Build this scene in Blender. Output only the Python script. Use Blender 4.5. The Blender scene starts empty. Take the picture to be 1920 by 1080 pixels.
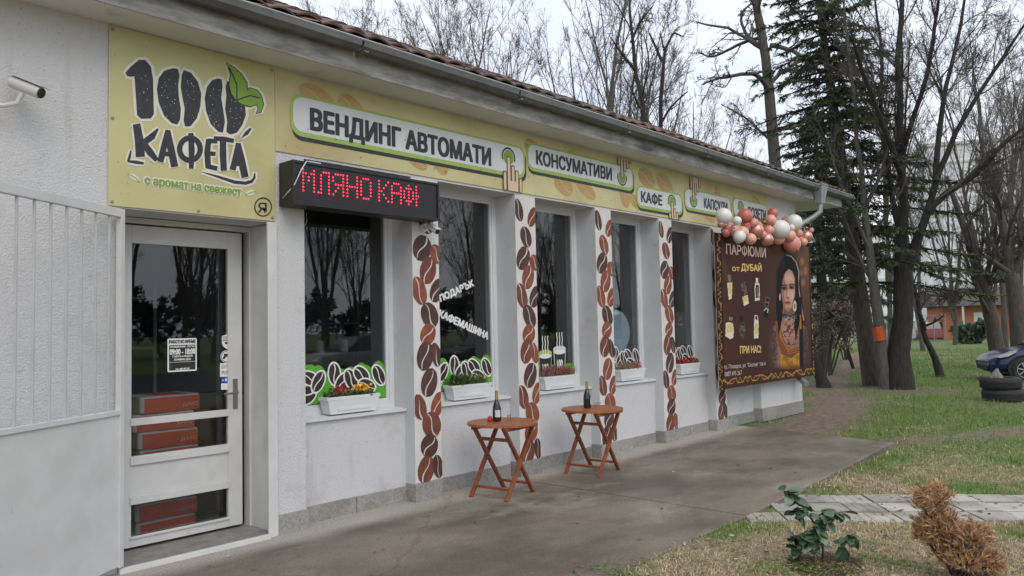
import bpy, math, random
import numpy as np
from mathutils import Matrix, Vector
from mathutils.geometry import tessellate_polygon

# ------------------------------------------------------------------ camera, world, sun, exposure
scene = bpy.context.scene
col = scene.collection
FPX, YAW, PITCH, ROLL = 1458.72, math.radians(47.7517), math.radians(2.9084), math.radians(-1.2106)
CAM = np.array([0.0, 0.0, 1.65])
_f = np.array([math.sin(YAW)*math.cos(PITCH), math.cos(YAW)*math.cos(PITCH), math.sin(PITCH)])
_r0 = np.array([math.cos(YAW), -math.sin(YAW), 0.0])
_u0 = np.cross(_r0, _f)
_r = math.cos(ROLL)*_r0 + math.sin(ROLL)*_u0
_u = -math.sin(ROLL)*_r0 + math.cos(ROLL)*_u0
cd = bpy.data.cameras.new('camera')
cam = bpy.data.objects.new('camera', cd)
col.objects.link(cam)
m = Matrix.Identity(4)
for i in range(3):
    m[i][0], m[i][1], m[i][2], m[i][3] = _r[i], _u[i], -_f[i], CAM[i]
cam.matrix_world = m
cd.sensor_width = 36.0
cd.lens = 36.0*FPX/1920.0
cd.clip_start, cd.clip_end = 0.05, 3000.0
scene.camera = cam

SUN_EL, SUN_AZ = math.radians(46), math.radians(205)      # azimuth from +Y towards +X
wd = bpy.data.worlds.new('World'); scene.world = wd; wd.use_nodes = True
nt = wd.node_tree; nt.nodes.clear()
def N(t, **k):
    n = nt.nodes.new(t)
    for a, b in k.items(): setattr(n, a, b)
    return n
sky = N('ShaderNodeTexSky', sky_type='NISHITA', sun_disc=False, sun_elevation=SUN_EL, sun_rotation=SUN_AZ,
        air_density=1.0, dust_density=2.0, ozone_density=1.0)
tc = N('ShaderNodeTexCoord'); mp = N('ShaderNodeMapping'); mp.inputs['Scale'].default_value = (1.2, 1.2, 3.2)
nz = N('ShaderNodeTexNoise'); nz.inputs['Scale'].default_value = 1.6; nz.inputs['Detail'].default_value = 5; nz.inputs['Roughness'].default_value = .55
rp = N('ShaderNodeValToRGB'); rp.color_ramp.elements[0].position = .36; rp.color_ramp.elements[1].position = .68
rp.color_ramp.elements[0].color = (6.5, 7.2, 8.5, 1); rp.color_ramp.elements[1].color = (9.4, 9.5, 9.9, 1)
mx = N('ShaderNodeMix', data_type='RGBA'); mx.inputs[0].default_value = .9
bg = N('ShaderNodeBackground'); bg.inputs['Strength'].default_value = .10
ow = N('ShaderNodeOutputWorld')
L = nt.links.new
L(tc.outputs['Generated'], mp.inputs['Vector']); L(mp.outputs[0], nz.inputs['Vector']); L(nz.outputs[0], rp.inputs[0])
L(sky.outputs[0], mx.inputs[6]); L(rp.outputs[0], mx.inputs[7]); L(mx.outputs[2], bg.inputs['Color']); L(bg.outputs[0], ow.inputs[0])
sd = bpy.data.lights.new('sun', 'SUN'); sd.energy = .8; sd.angle = math.radians(35); sd.color = (1, .93, .83)
sun = bpy.data.objects.new('sun', sd); col.objects.link(sun)
sdir = Vector((math.sin(SUN_AZ)*math.cos(SUN_EL), math.cos(SUN_AZ)*math.cos(SUN_EL), math.sin(SUN_EL)))
sun.rotation_euler = sdir.to_track_quat('Z', 'Y').to_euler()
sun.location = (0, -6, 12)
scene.view_settings.view_transform = 'Standard'; scene.view_settings.look = 'None'
scene.view_settings.exposure = 0.46; scene.view_settings.gamma = 1.0; scene.view_settings.use_curve_mapping = False
scene.cycles.max_bounces = 8; scene.cycles.transparent_max_bounces = 12
scene.cycles.use_denoising = True

# ------------------------------------------------------------------ measuring: a ray through a point of the photograph
def ray(px, py): return (px-960)/FPX*_r - (py-540)/FPX*_u + _f
def W(px, py, Y):                      # where it meets the upright plane y = Y
    d = ray(px, py); return CAM + d*(Y-CAM[1])/d[1]
def G(px, py, z=0.0):                  # where it meets the level z
    d = ray(px, py); return CAM + d*(z-CAM[2])/d[2]
def A(px, py, dist): return CAM + ray(px, py)*dist      # at a distance along the view axis
def to_px(P):
    Q = np.asarray(P)-CAM; w = Q@_f
    return 960+FPX*(Q@_r)/w, 540-FPX*(Q@_u)/w

def lin(c, k=1.0):
    o = []
    for v in c:
        v = v/255.0
        v = v/12.92 if v <= .04045 else ((v+.055)/1.055)**2.4
        o.append(min(.92, v*k))
    return tuple(o)

# ------------------------------------------------------------------ materials
MATS = {}
def pm(name, c1, c2=None, scale=6.0, rough=.7, bump=0.0, bscale=40.0, metal=0.0, spec=.5, coat=0.0, detail=5.0,
       ramp=(.35, .65), stretch=(1, 1, 1), c3=None, s3=1.0, r3=(.55, .7), rough2=None, bdist=.01, vcol=False, vary=0.0, streak=None, bdetail=4):
    """procedural Principled material: two colours mixed by noise, an optional third for stains, and bump"""
    if name in MATS: return MATS[name]
    ma = bpy.data.materials.new(name); ma.use_nodes = True
    t = ma.node_tree; b = t.nodes['Principled BSDF']; l = t.links.new
    b.inputs['Roughness'].default_value = rough; b.inputs['Metallic'].default_value = metal
    b.inputs['Specular IOR Level'].default_value = spec; b.inputs['Coat Weight'].default_value = coat
    geo = t.nodes.new('ShaderNodeNewGeometry'); mpn = t.nodes.new('ShaderNodeMapping'); mpn.inputs['Scale'].default_value = stretch
    l(geo.outputs['Position'], mpn.inputs['Vector'])
    def noise(s, d=detail, r=.6):
        n = t.nodes.new('ShaderNodeTexNoise'); n.inputs['Scale'].default_value = s; n.inputs['Detail'].default_value = d; n.inputs['Roughness'].default_value = r
        l(mpn.outputs[0], n.inputs['Vector']); return n.outputs[0]
    def ramped(sock, a, bb):
        r = t.nodes.new('ShaderNodeMapRange'); r.inputs[1].default_value = a; r.inputs[2].default_value = bb; l(sock, r.inputs[0]); return r.outputs[0]
    def mixc(fac, x, y):
        mm = t.nodes.new('ShaderNodeMix'); mm.data_type = 'RGBA'; l(fac, mm.inputs[0])
        for s, v in ((6, x), (7, y)):
            if isinstance(v, tuple): mm.inputs[s].default_value = (*v[:3], 1)
            else: l(v, mm.inputs[s])
        return mm.outputs[2]
    out = None
    if vcol:
        at = t.nodes.new('ShaderNodeVertexColor'); at.layer_name = 'Col'; out = at.outputs[0]
    if c2 is not None:
        f = ramped(noise(scale), *ramp)
        if vcol:
            mm = t.nodes.new('ShaderNodeMix'); mm.data_type = 'RGBA'; mm.blend_type = 'MULTIPLY'; mm.inputs[0].default_value = 1
            l(out, mm.inputs[6]); l(mixc(f, c1, c2), mm.inputs[7]); out = mm.outputs[2]
        else: out = mixc(f, c1, c2)
    if c3 is not None:
        out = mixc(ramped(noise(s3, 8, .65), *r3), out if out is not None else c1, c3)
    if streak is not None:                     # run-off marks: noise drawn out downwards
        m4 = t.nodes.new('ShaderNodeMapping'); m4.inputs['Scale'].default_value = (7, 7, .45); l(geo.outputs['Position'], m4.inputs['Vector'])
        n4 = t.nodes.new('ShaderNodeTexNoise'); n4.inputs['Scale'].default_value = 1.0; n4.inputs['Detail'].default_value = 6; n4.inputs['Roughness'].default_value = .6; l(m4.outputs[0], n4.inputs['Vector'])
        out = mixc(ramped(n4.outputs[0], streak[1], streak[2]), out if out is not None else c1, streak[0])
    if vary:                                   # no two pieces quite the same tone
        oi = t.nodes.new('ShaderNodeObjectInfo'); mv = t.nodes.new('ShaderNodeMapRange'); mv.inputs[3].default_value = 1-vary; mv.inputs[4].default_value = 1+vary; l(oi.outputs['Random'], mv.inputs[0])
        hs_ = t.nodes.new('ShaderNodeHueSaturation'); l(mv.outputs[0], hs_.inputs['Value'])
        if out is not None: l(out, hs_.inputs['Color'])
        else: hs_.inputs['Color'].default_value = (*c1[:3], 1)
        out = hs_.outputs[0]
    if out is not None: l(out, b.inputs['Base Color'])
    else: b.inputs['Base Color'].default_value = (*c1[:3], 1)
    if rough2 is not None:
        rr = t.nodes.new('ShaderNodeMapRange'); rr.inputs[1].default_value = .35; rr.inputs[2].default_value = .65
        rr.inputs[3].default_value = rough; rr.inputs[4].default_value = rough2; l(noise(1.3), rr.inputs[0]); l(rr.outputs[0], b.inputs['Roughness'])
    if bump:
        bp = t.nodes.new('ShaderNodeBump'); bp.inputs['Strength'].default_value = bump; bp.inputs['Distance'].default_value = bdist
        l(noise(bscale, bdetail), bp.inputs['Height']); l(bp.outputs[0], b.inputs['Normal'])
    MATS[name] = ma; return ma
def glass_mat(name, tint=(.93, .96, .95), ior=1.5, gain=1.35):
    if name in MATS: return MATS[name]
    ma = bpy.data.materials.new(name); ma.use_nodes = True; t = ma.node_tree; t.nodes.clear(); l = t.links.new
    o = t.nodes.new('ShaderNodeOutputMaterial'); ms = t.nodes.new('ShaderNodeMixShader'); fr = t.nodes.new('ShaderNodeFresnel'); fr.inputs[0].default_value = ior
    mu = t.nodes.new('ShaderNodeMath'); mu.operation = 'MULTIPLY'; mu.inputs[1].default_value = gain; mu.use_clamp = True
    tr = t.nodes.new('ShaderNodeBsdfTransparent'); tr.inputs[0].default_value = (*tint, 1)
    gl = t.nodes.new('ShaderNodeBsdfGlossy'); gl.inputs['Roughness'].default_value = .012
    ge = t.nodes.new('ShaderNodeNewGeometry'); iv = t.nodes.new('ShaderNodeMath'); iv.operation = 'SUBTRACT'; iv.inputs[0].default_value = 1.0; m3 = t.nodes.new('ShaderNodeMath'); m3.operation = 'MULTIPLY'
    l(ge.outputs['Backfacing'], iv.inputs[1]); l(mu.outputs[0], m3.inputs[0]); l(iv.outputs[0], m3.inputs[1])      # a thin pane: only the face a ray enters by mirrors
    l(fr.outputs[0], mu.inputs[0]); l(m3.outputs[0], ms.inputs[0]); l(tr.outputs[0], ms.inputs[1]); l(gl.outputs[0], ms.inputs[2]); l(ms.outputs[0], o.inputs[0])
    MATS[name] = ma; return ma
def emit_mat(name, c, s):
    if name in MATS: return MATS[name]
    ma = bpy.data.materials.new(name); ma.use_nodes = True; b = ma.node_tree.nodes['Principled BSDF']
    b.inputs['Base Color'].default_value = (*c, 1); b.inputs['Emission Color'].default_value = (*c, 1); b.inputs['Emission Strength'].default_value = s
    MATS[name] = ma; return ma

# ------------------------------------------------------------------ objects
OFF = {}
def tag(o, label=None, cat=None, group=None, kind=None):
    for k, v in (('label', label), ('category', cat), ('group', group), ('kind', kind)):
        if v: o[k] = v
    return o
def thing(name, loc, label, cat, group=None, rz=0.0):
    o = bpy.data.objects.new(name, None); o.empty_display_size = .1; col.objects.link(o)
    o.location = loc; o.rotation_euler = (0, 0, rz); OFF[o.name] = np.array(loc, float)
    return tag(o, label, cat, group)
def add(name, me, mat, parent=None):
    o = bpy.data.objects.new(name, me); col.objects.link(o)
    if mat is not None and not me.materials: me.materials.append(mat)
    if parent is not None:
        o.parent = parent; OFF[o.name] = OFF.get(parent.name, np.zeros(3))
    return o
def copy_tree(o, parent=None):
    c = o.copy(); col.objects.link(c); c.parent = parent
    for ch in o.children: copy_tree(ch, c)
    return c

class MB:
    def __init__(s): s.v, s.f = [], []
    def raw(s, v, f):
        b = len(s.v); s.v += [tuple(map(float, p)) for p in v]; s.f += [tuple(b+i for i in q) for q in f]; return s
    def box(s, x0, x1, y0, y1, z0, z1):
        return s.raw([(x0,y0,z0),(x1,y0,z0),(x1,y1,z0),(x0,y1,z0),(x0,y0,z1),(x1,y0,z1),(x1,y1,z1),(x0,y1,z1)],
                     [(0,3,2,1),(4,5,6,7),(0,1,5,4),(1,2,6,5),(2,3,7,6),(3,0,4,7)])
    def bar(s, a, b, w, h, up=(0,0,1)):
        a, b = np.array(a, float), np.array(b, float); d = (b-a)/np.linalg.norm(b-a); u = np.array(up, float)
        sd_ = np.cross(d, u); n = np.linalg.norm(sd_)
        if n < 1e-6: sd_ = np.cross(d, (1, 0, 0)); n = np.linalg.norm(sd_)
        sd_ /= n; u = np.cross(sd_, d); v = []
        for p in (a, b):
            for i, j in ((-1,-1),(1,-1),(1,1),(-1,1)): v.append(p + sd_*i*w/2 + u*j*h/2)
        return s.raw(v, [(0,1,2,3),(7,6,5,4),(0,4,5,1),(1,5,6,2),(2,6,7,3),(3,7,4,0)])
    def tube(s, pts, r, k=8, cap=True):
        pts = np.array(pts, float); n = len(pts); rr = np.broadcast_to(np.array(r, float), (n,))
        tg = np.gradient(pts, axis=0); tg /= np.linalg.norm(tg, axis=1)[:, None]
        ref = np.array([0, 0, 1.0]) if abs(tg[:, 2]).max() < .97 else np.array([.83, .55, .09])
        a = np.cross(tg, ref); a /= np.linalg.norm(a, axis=1)[:, None]; b = np.cross(tg, a)
        v, f = [], []
        for i in range(n):
            for j in range(k):
                t = 2*math.pi*j/k; v.append(pts[i] + rr[i]*(a[i]*math.cos(t) + b[i]*math.sin(t)))
        for i in range(n-1):
            for j in range(k): f.append((i*k+j, i*k+(j+1) % k, (i+1)*k+(j+1) % k, (i+1)*k+j))
        if cap: f += [tuple(range(k))[::-1], tuple((n-1)*k+j for j in range(k))]
        return s.raw(v, f)
    def lathe(s, prof, c=(0,0,0), k=16):
        v, f = [], []
        for r, z in prof:
            for j in range(k):
                t = 2*math.pi*j/k; v.append((c[0]+r*math.cos(t), c[1]+r*math.sin(t), c[2]+z))
        for i in range(len(prof)-1):
            for j in range(k): f.append((i*k+j, i*k+(j+1) % k, (i+1)*k+(j+1) % k, (i+1)*k+j))
        f += [tuple(range(k))[::-1], tuple((len(prof)-1)*k+j for j in range(k))]
        return s.raw(v, f)
    def build(s, name, mat, parent=None, local=False, smooth=False, bevel=0.0):
        v = np.array(s.v, float).reshape(-1, 3)
        if parent is not None and not local: v = v - OFF.get(parent.name, np.zeros(3))
        me = bpy.data.meshes.new(name); me.from_pydata(v.tolist(), [], s.f); me.update()
        if smooth:
            me.shade_smooth()
            if smooth == 2: me.set_sharp_from_angle(angle=math.radians(40))
        o = add(name, me, mat, parent)
        if bevel:
            bm_ = o.modifiers.new('bevel', 'BEVEL'); bm_.width = bevel; bm_.segments = 2; bm_.limit_method = 'ANGLE'
        return o

def np_mesh(name, V, Q=None, T=None, smooth=False, vcol=None):
    me = bpy.data.meshes.new(name); V = np.ascontiguousarray(V, np.float32)
    Q = np.zeros((0, 4), np.int32) if Q is None else np.ascontiguousarray(Q, np.int32)
    T = np.zeros((0, 3), np.int32) if T is None else np.ascontiguousarray(T, np.int32)
    me.vertices.add(len(V)); me.vertices.foreach_set('co', V.ravel())
    nl = Q.size+T.size; me.loops.add(nl); me.loops.foreach_set('vertex_index', np.concatenate([Q.ravel(), T.ravel()]))
    npoly = len(Q)+len(T); me.polygons.add(npoly)
    ls = np.concatenate([np.arange(len(Q))*4, Q.size+np.arange(len(T))*3]).astype(np.int32)
    me.polygons.foreach_set('loop_start', ls)
    if smooth: me.polygons.foreach_set('use_smooth', np.ones(npoly, bool))
    me.update(calc_edges=True)
    if vcol is not None:
        at = me.color_attributes.new('Col', 'FLOAT_COLOR', 'POINT')
        c = np.ones((len(V), 4), np.float32); c[:, :3] = vcol; at.data.foreach_set('color', c.ravel())
    return me

# ---- flat print on an upright plane y = Y, drawn from points of the photograph
def ell(cx, cy, rx, ry, ang=0.0, n=22, a0=0, a1=2*math.pi):
    ca, sa = math.cos(ang), math.sin(ang)
    return [(cx+rx*math.cos(t)*ca-ry*math.sin(t)*sa, cy+rx*math.cos(t)*sa+ry*math.sin(t)*ca) for t in np.linspace(a0, a1, n, endpoint=(a1-a0) < 6.2)]
def ribbon(pts, w):
    p = np.array(pts, float); n = len(p); ww = np.broadcast_to(np.array(w, float), (n,))
    t = np.gradient(p, axis=0); t /= np.linalg.norm(t, axis=1)[:, None]; q = np.stack([-t[:, 1], t[:, 0]], 1)
    return [tuple(x) for x in p+q*ww[:, None]/2] + [tuple(x) for x in (p-q*ww[:, None]/2)[::-1]]
def rrect(x0, x1, z0, z1, r, n=6):
    o = []
    for cx, cz, a in ((x1-r, z1-r, 0), (x0+r, z1-r, 90), (x0+r, z0+r, 180), (x1-r, z0+r, 270)):
        for k in range(n+1):
            t = math.radians(a+90*k/n); o.append((cx+r*math.cos(t), cz+r*math.sin(t)))
    return o
def grow_poly(p, d):
    p = np.array(p, float); c = p.mean(0); e = np.roll(p, -1, 0)-np.roll(p, 1, 0); n = np.stack([e[:, 1], -e[:, 0]], 1)
    n /= np.linalg.norm(n, axis=1)[:, None]+1e-9
    x, y = p[:, 0], p[:, 1]; ar = (x*np.roll(y, -1)-np.roll(x, -1)*y).sum()
    return [tuple(q) for q in p+n*d*(1 if ar > 0 else -1)]
def decal(name, polys, Y, mat, parent, px=True):
    """flat shapes lying on the plane y = Y; polys in photo pixels (px) or in (x, z) metres"""
    mb = MB()
    for k, p in enumerate(polys):           # overlapping strokes lie a hair apart
        Yk = Y-.00009*(k % 24)
        w = [W(a, b, Yk) for a, b in p] if px else [(a, Yk, b) for a, b in p]
        mb.raw(w, [tuple(range(len(w)))])
    o = mb.build(name, mat, parent)
    return o
_T = {}
def glyphs(s, bold=0.0):
    """flat letters of the built-in font; its outlines overlap, so every outline is filled by itself -> (x, y, layer), triangles, size"""
    if s in _T: return _T[s]
    c = bpy.data.curves.new('t', 'FONT'); c.body = s; c.resolution_u = 3; c.fill_mode = 'NONE'
    o = bpy.data.objects.new('t', c); col.objects.link(o)
    dg = bpy.context.evaluated_depsgraph_get(); me = bpy.data.meshes.new_from_object(o.evaluated_get(dg))
    P = [tuple(x.co[:2]) for x in me.vertices]; nb = {}
    for e in me.edges:
        i, j = e.vertices; nb.setdefault(i, []).append(j); nb.setdefault(j, []).append(i)
    bpy.data.objects.remove(o); bpy.data.curves.remove(c); bpy.data.meshes.remove(me)
    loops, seen = [], set()
    for i0 in range(len(P)):
        if i0 in seen or i0 not in nb: continue
        lp, prev, cur = [], None, i0
        while cur not in seen:
            seen.add(cur); lp.append(cur); nx = [q for q in nb[cur] if q != prev]; prev, cur = cur, (nx[0] if nx[0] not in seen or len(nx) == 1 else nx[-1])
        loops.append([P[i] for i in lp])
    def area(l): a = np.array(l); x, y = a[:, 0], a[:, 1]; return .5*(x*np.roll(y, -1)-np.roll(x, -1)*y).sum()
    def inside(p, l):
        r = False
        for (ax, ay), (bx, by) in zip(l, l[1:]+l[:1]):
            if (ay > p[1]) != (by > p[1]) and p[0] < (bx-ax)*(p[1]-ay)/(by-ay)+ax: r = not r
        return r
    ar = [abs(area(l)) for l in loops]
    depth = [sum(1 for j, q in enumerate(loops) if j != i and ar[j] > ar[i] and all(inside(p, q) for p in l)) for i, l in enumerate(loops)]
    outer = [(l, a, []) for l, a, d in zip(loops, ar, depth) if d % 2 == 0]
    for l, a, d in zip(loops, ar, depth):
        if d % 2:
            own = [q for q in outer if q[1] > a and all(inside(p, q[0]) for p in l)]
            if own: min(own, key=lambda q: q[1])[2].append(l)
    v, f = [], []
    for k, (l, a, holes) in enumerate(outer):
        rings = [[Vector((x, y, 0)) for x, y in h] for h in [l]+holes]; n = len(v)
        v += [(q.x, q.y, k % 3) for h in rings for q in h]; f += [tuple(n+i for i in t) for t in tessellate_polygon(rings)]
    v = np.array(v, float).reshape(-1, 3); v[:, :2] -= v[:, :2].min(0); _T[s] = (v, f, v[:, :2].max(0)); return _T[s]
def text_w(name, s, x0, x1, z0, z1, Y, mat, parent, bold=.0, dz=0.0, fat=None):
    """lettering that fills the rectangle x0..x1, z0..z1 on the plane y = Y; dz = rise of the right end"""
    v, f, sz = glyphs(s, 0.0)
    a, b = v[:, 0]/sz[0], v[:, 1]/sz[1]; mb = MB()
    # heavier strokes: the same letters printed again a little to each side
    h = (z1-z0)*bold; sh = [(0, 0)] if bold <= 0 else [(-h, -h*.5), (h, -h*.5), (-h, h*.5), (h, h*.5), (0, 0), (0, h*.7), (0, -h*.7)]
    for k, (ex, ez) in enumerate(sh):
        mb.raw(np.stack([x0+a*(x1-x0)+ex, Y-.00012*k-.00004*v[:, 2], z0+dz*a+b*(z1-z0)+ez], 1), f)
    o = mb.build(name, mat, parent); o['kind'] = 'stuff'; return o
def text_px(name, s, bl, br, tl, Y, mat, parent, bold=.0):
    p, q, t = W(*bl, Y), W(*br, Y), W(*tl, Y)
    return text_w(name, s, p[0], q[0], p[2], t[2], Y, mat, parent, bold, q[2]-p[2])
def bean_halves(rx, rz, gap=.10, n=14, s=.22):
    """a coffee bean: an upright oval cut in two by an S-shaped groove"""
    L_, R_ = [], []
    zz = np.linspace(-1, 1, n)
    sx = s*np.sin(zz*math.pi*.95)
    w = np.sqrt(np.maximum(0, 1-zz**2))
    for z, c, h in zip(zz, sx, w):
        L_.append((min(c-gap, h)*rx if -h < c-gap else -h*rx, z*rz))
        R_.append((max(c+gap, -h)*rx if h > c+gap else h*rx, z*rz))
    lo = [(-h*rx, z*rz) for z, h in zip(zz[::-1], w[::-1])]
    hi = [(h*rx, z*rz) for z, h in zip(zz[::-1], w[::-1])]
    return L_+lo[1:-1], R_+hi[1:-1]
def place2(p, cx, cz, ang):
    c, s = math.cos(ang), math.sin(ang); return [(cx+x*c-z*s, cz+x*s+z*c) for x, z in p]

rng = np.random.default_rng(7); random.seed(7)
# ------------------------------------------------------------------ materials of the place
M_STUCCO = pm('white_stucco', (.46,.46,.46), (.645,.645,.65), scale=38, detail=3, ramp=(.27,.37), rough=.9, bump=.7, bscale=90, c3=(.47,.47,.465), s3=2.1, r3=(.56,.80), bdist=.02, streak=((.41,.41,.40), .62, .9))
M_PLASTER = pm('smooth_white_plaster', (.58,.59,.60), (.52,.53,.545), scale=1.7, rough=.85, bump=.25, bscale=30, c3=(.38,.375,.36), s3=2.6, r3=(.58,.8), streak=((.39,.385,.365), .62, .88))
M_PILLAR = pm('cream_white_paint', (.68,.655,.635), (.63,.605,.585), scale=5, rough=.75, bump=.2, bscale=45)
M_PAINTW = pm('white_gloss_paint', (.63,.63,.62), (.56,.56,.55), scale=4, rough=.45, bump=.12, bscale=25, c3=(.42,.39,.34), s3=9, r3=(.68,.8))
M_FRAME = pm('white_window_frame', (.68,.69,.70), (.62,.63,.64), scale=3, rough=.35)
M_PLINTH = pm('speckled_terrazzo', (.34,.33,.31), (.22,.215,.20), scale=42, rough=.85, bump=.3, bscale=70, c3=(.15,.16,.12), s3=1.6, r3=(.56,.78), vary=.10)
M_SOFFIT = pm('grey_plaster_soffit', (.74,.71,.68), (.66,.63,.60), scale=1.2, rough=.9, bump=.15, bscale=18, c3=(.30,.29,.27), s3=2.4, r3=(.62,.8))
M_FASCIA = pm('weathered_concrete_edge', (.36,.36,.34), (.16,.16,.155), scale=5, rough=.95, bump=.5, bscale=40, stretch=(.5,1,2.4), c3=(.09,.09,.085), s3=2.2, r3=(.55,.72))
M_GUTTER = pm('dull_zinc', (.20,.205,.205), (.13,.135,.135), scale=3, rough=.55, metal=.35, c3=(.26,.26,.25), s3=5, r3=(.6,.75))
M_ZINC = pm('light_zinc', (.42,.43,.44), (.32,.33,.34), scale=6, rough=.5, metal=.5)
M_TILE = pm('weathered_clay_tile', (.20,.105,.08), (.115,.078,.064), scale=3.5, rough=.9, bump=.3, bscale=60, c3=(.085,.078,.066), s3=1.0, r3=(.42,.60), vary=.22)
M_GLASS = glass_mat('window_glass', (.84,.86,.87), 1.52, 2.3)
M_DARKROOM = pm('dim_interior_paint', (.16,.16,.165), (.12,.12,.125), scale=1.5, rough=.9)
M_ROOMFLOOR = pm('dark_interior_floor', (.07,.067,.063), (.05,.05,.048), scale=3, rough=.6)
M_BLACK = pm('black_plastic', (.012,.012,.013), (.02,.02,.022), scale=8, rough=.45)
M_STEEL = pm('brushed_steel', (.36,.36,.35), (.25,.25,.24), scale=9, rough=.35, metal=.8)
M_STEP = pm('worn_stone_step', (.27,.26,.245), (.19,.185,.175), scale=9, rough=.85, bump=.3, bscale=50)
M_WHITE_PRINT = pm('white_print', (.78,.78,.76), rough=.6)
M_DARK_PRINT = pm('black_print', (.018,.018,.020), (.03,.03,.033), scale=20, rough=.55)
M_BEANS = [pm('painted_bean_'+n, a, b, scale=13, rough=.7, bump=.15, bscale=60) for n, a, b in (
    ('dark', (.055,.024,.020), (.10,.044,.036)), ('red', (.18,.048,.024), (.29,.085,.042)), ('brown', (.12,.035,.020), (.20,.062,.034)))]

FR, PN, WN = 5.77, 5.91, 6.07         # planes of pillars, under-window panels, window frames
HEAD, SOF = 3.14, 3.88
PX = [4.92+1.505*i for i in range(5)]; PW = .345
EAVE = 5.42

bld = thing('cafe_building', (3.4, FR, 0), 'low white stucco cafe building with tiled roof, painted pillars and tall dark windows', 'building')
w = MB()
w.box(-7, 2.2, FR, 6.25, 0, SOF+.01); w.box(2.2, 3.43, FR, 6.25, 2.56, SOF+.01); w.box(3.43, 3.72, FR, 6.25, 0, SOF+.01)
w.box(3.72, 14.25, FR, 6.25, HEAD, SOF+.01); w.box(12.52, 14.25, FR, 6.25, 0, HEAD)
w.build('wall', M_STUCCO, bld)
for a, b, top in [(3.72, PX[0], .9)] + [(PX[i]+PW, PX[i+1], .9) for i in range(4)] + [(PX[4]+PW, 12.52, HEAD)]:
    MB().box(a, b, PN, 6.25, 0, top-.03 if top < 1 else top).build('wall_panel', M_STUCCO, bld)
# far walls and the dim room behind the glass
MB().box(14.0, 14.25, 6.25, 13, 0, SOF+.01).box(-7, 14.25, 13, 13.2, 0, SOF+.01).box(-7.2, -7, FR, 13.2, 0, SOF+.01).build('rear_wall', M_STUCCO, bld)
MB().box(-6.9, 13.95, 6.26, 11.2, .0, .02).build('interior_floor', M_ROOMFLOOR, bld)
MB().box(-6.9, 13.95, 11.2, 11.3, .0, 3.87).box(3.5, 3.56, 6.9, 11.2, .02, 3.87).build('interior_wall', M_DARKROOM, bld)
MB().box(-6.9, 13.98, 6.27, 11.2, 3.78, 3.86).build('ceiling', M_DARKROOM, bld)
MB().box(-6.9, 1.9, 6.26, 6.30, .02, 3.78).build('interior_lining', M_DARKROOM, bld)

# pillars with stencilled coffee beans
S14 = [  # u across the pillar, z, half width, half height (m), lean (rad), colour, mirrored groove
 (.16,3.00,.062,.125,.28,0),(.86,2.93,.068,.12,-.42,1),(.52,2.70,.082,.125,.48,0),
 (.36,2.45,.098,.135,-.48,0),(.93,2.41,.075,.10,.62,1),(.57,2.235,.092,.142,-.30,1),
 (.22,2.03,.082,.140,.42,1),(.90,2.03,.078,.125,-.55,0),(.60,1.795,.090,.135,.55,0),(.55,1.600,.088,.108,-.68,1),
 (.40,1.395,.092,.138,-.26,2),(.82,1.385,.058,.118,.28,0),(.55,1.115,.088,.142,-.32,0),
 (.20,.905,.076,.130,.36,2),(.88,.915,.072,.122,-.40,1),(.62,.705,.100,.125,.55,1),(.53,.505,.094,.112,-.62,0),(.40,.295,.092,.132,-.26,2),(.84,.300,.056,.112,.22,0)]
def clip_u(p, a, b): return [(min(max(x, a), b), z) for x, z in p]
for i, x in enumerate(PX):
    # the lower pillar surface is smooth cream paint in front, bare plaster on its sides
    p = MB().box(x, x+PW, FR, 6.25, .17, HEAD).build('pillar', M_PLASTER, bld)
    MB().box(x, x+PW, FR-.004, FR-.001, .18, HEAD-.005).build('painted_front', M_PILLAR, p)
    for k, (u, z, rx, rz, an, cc) in enumerate(S14):
        rx, rz = rx*1.13, rz*1.06
        ci = (cc + (1 if (i*7+k*3) % 5 == 0 else 0) + (2 if i == 3 and k < 4 else 0)) % 3
        gx = random.uniform(-.008, .008); gz = random.uniform(-.015, .015) + (-.02 if i else 0)
        mb = MB()
        for h in bean_halves(rx*random.uniform(.94, 1.05), rz*random.uniform(.95, 1.04), gap=.07):
            q = clip_u(place2(h, x+u*PW+gx, z+gz, an+random.uniform(-.06, .06)), x+.002, x+PW-.002)
            mb.raw([(a, FR-.006-.00014*k, b) for a, b in q], [tuple(range(len(q)))])
        mb.build('painted_bean', M_BEANS[ci], p)
# plinth blocks
def plinth(a, b, y, h, n, back=6.2):
    xs = np.linspace(a, b, n+1)
    for k in range(n):
        j = random.uniform(0, .004)
        MB().box(xs[k]+.003, xs[k+1]-.003, y-j, back, -.02, h+random.uniform(-.004, .004)).build('plinth_block', M_PLINTH, bld, bevel=.004)
plinth(3.437, 3.735, FR-.014, .165, 1)
plinth(3.735, PX[0], PN-.014, .14, 2)
for i, x in enumerate(PX):
    plinth(x-.008, x+PW+.008, FR-.014, .17, 1)
    if i < 4: plinth(x+PW+.008, PX[i+1]-.008, PN-.014, .145, 2)
plinth(PX[4]+PW+.008, 12.52, PN-.014, .16, 2)
plinth(12.51, 14.26, FR-.016, .20, 3)

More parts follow.
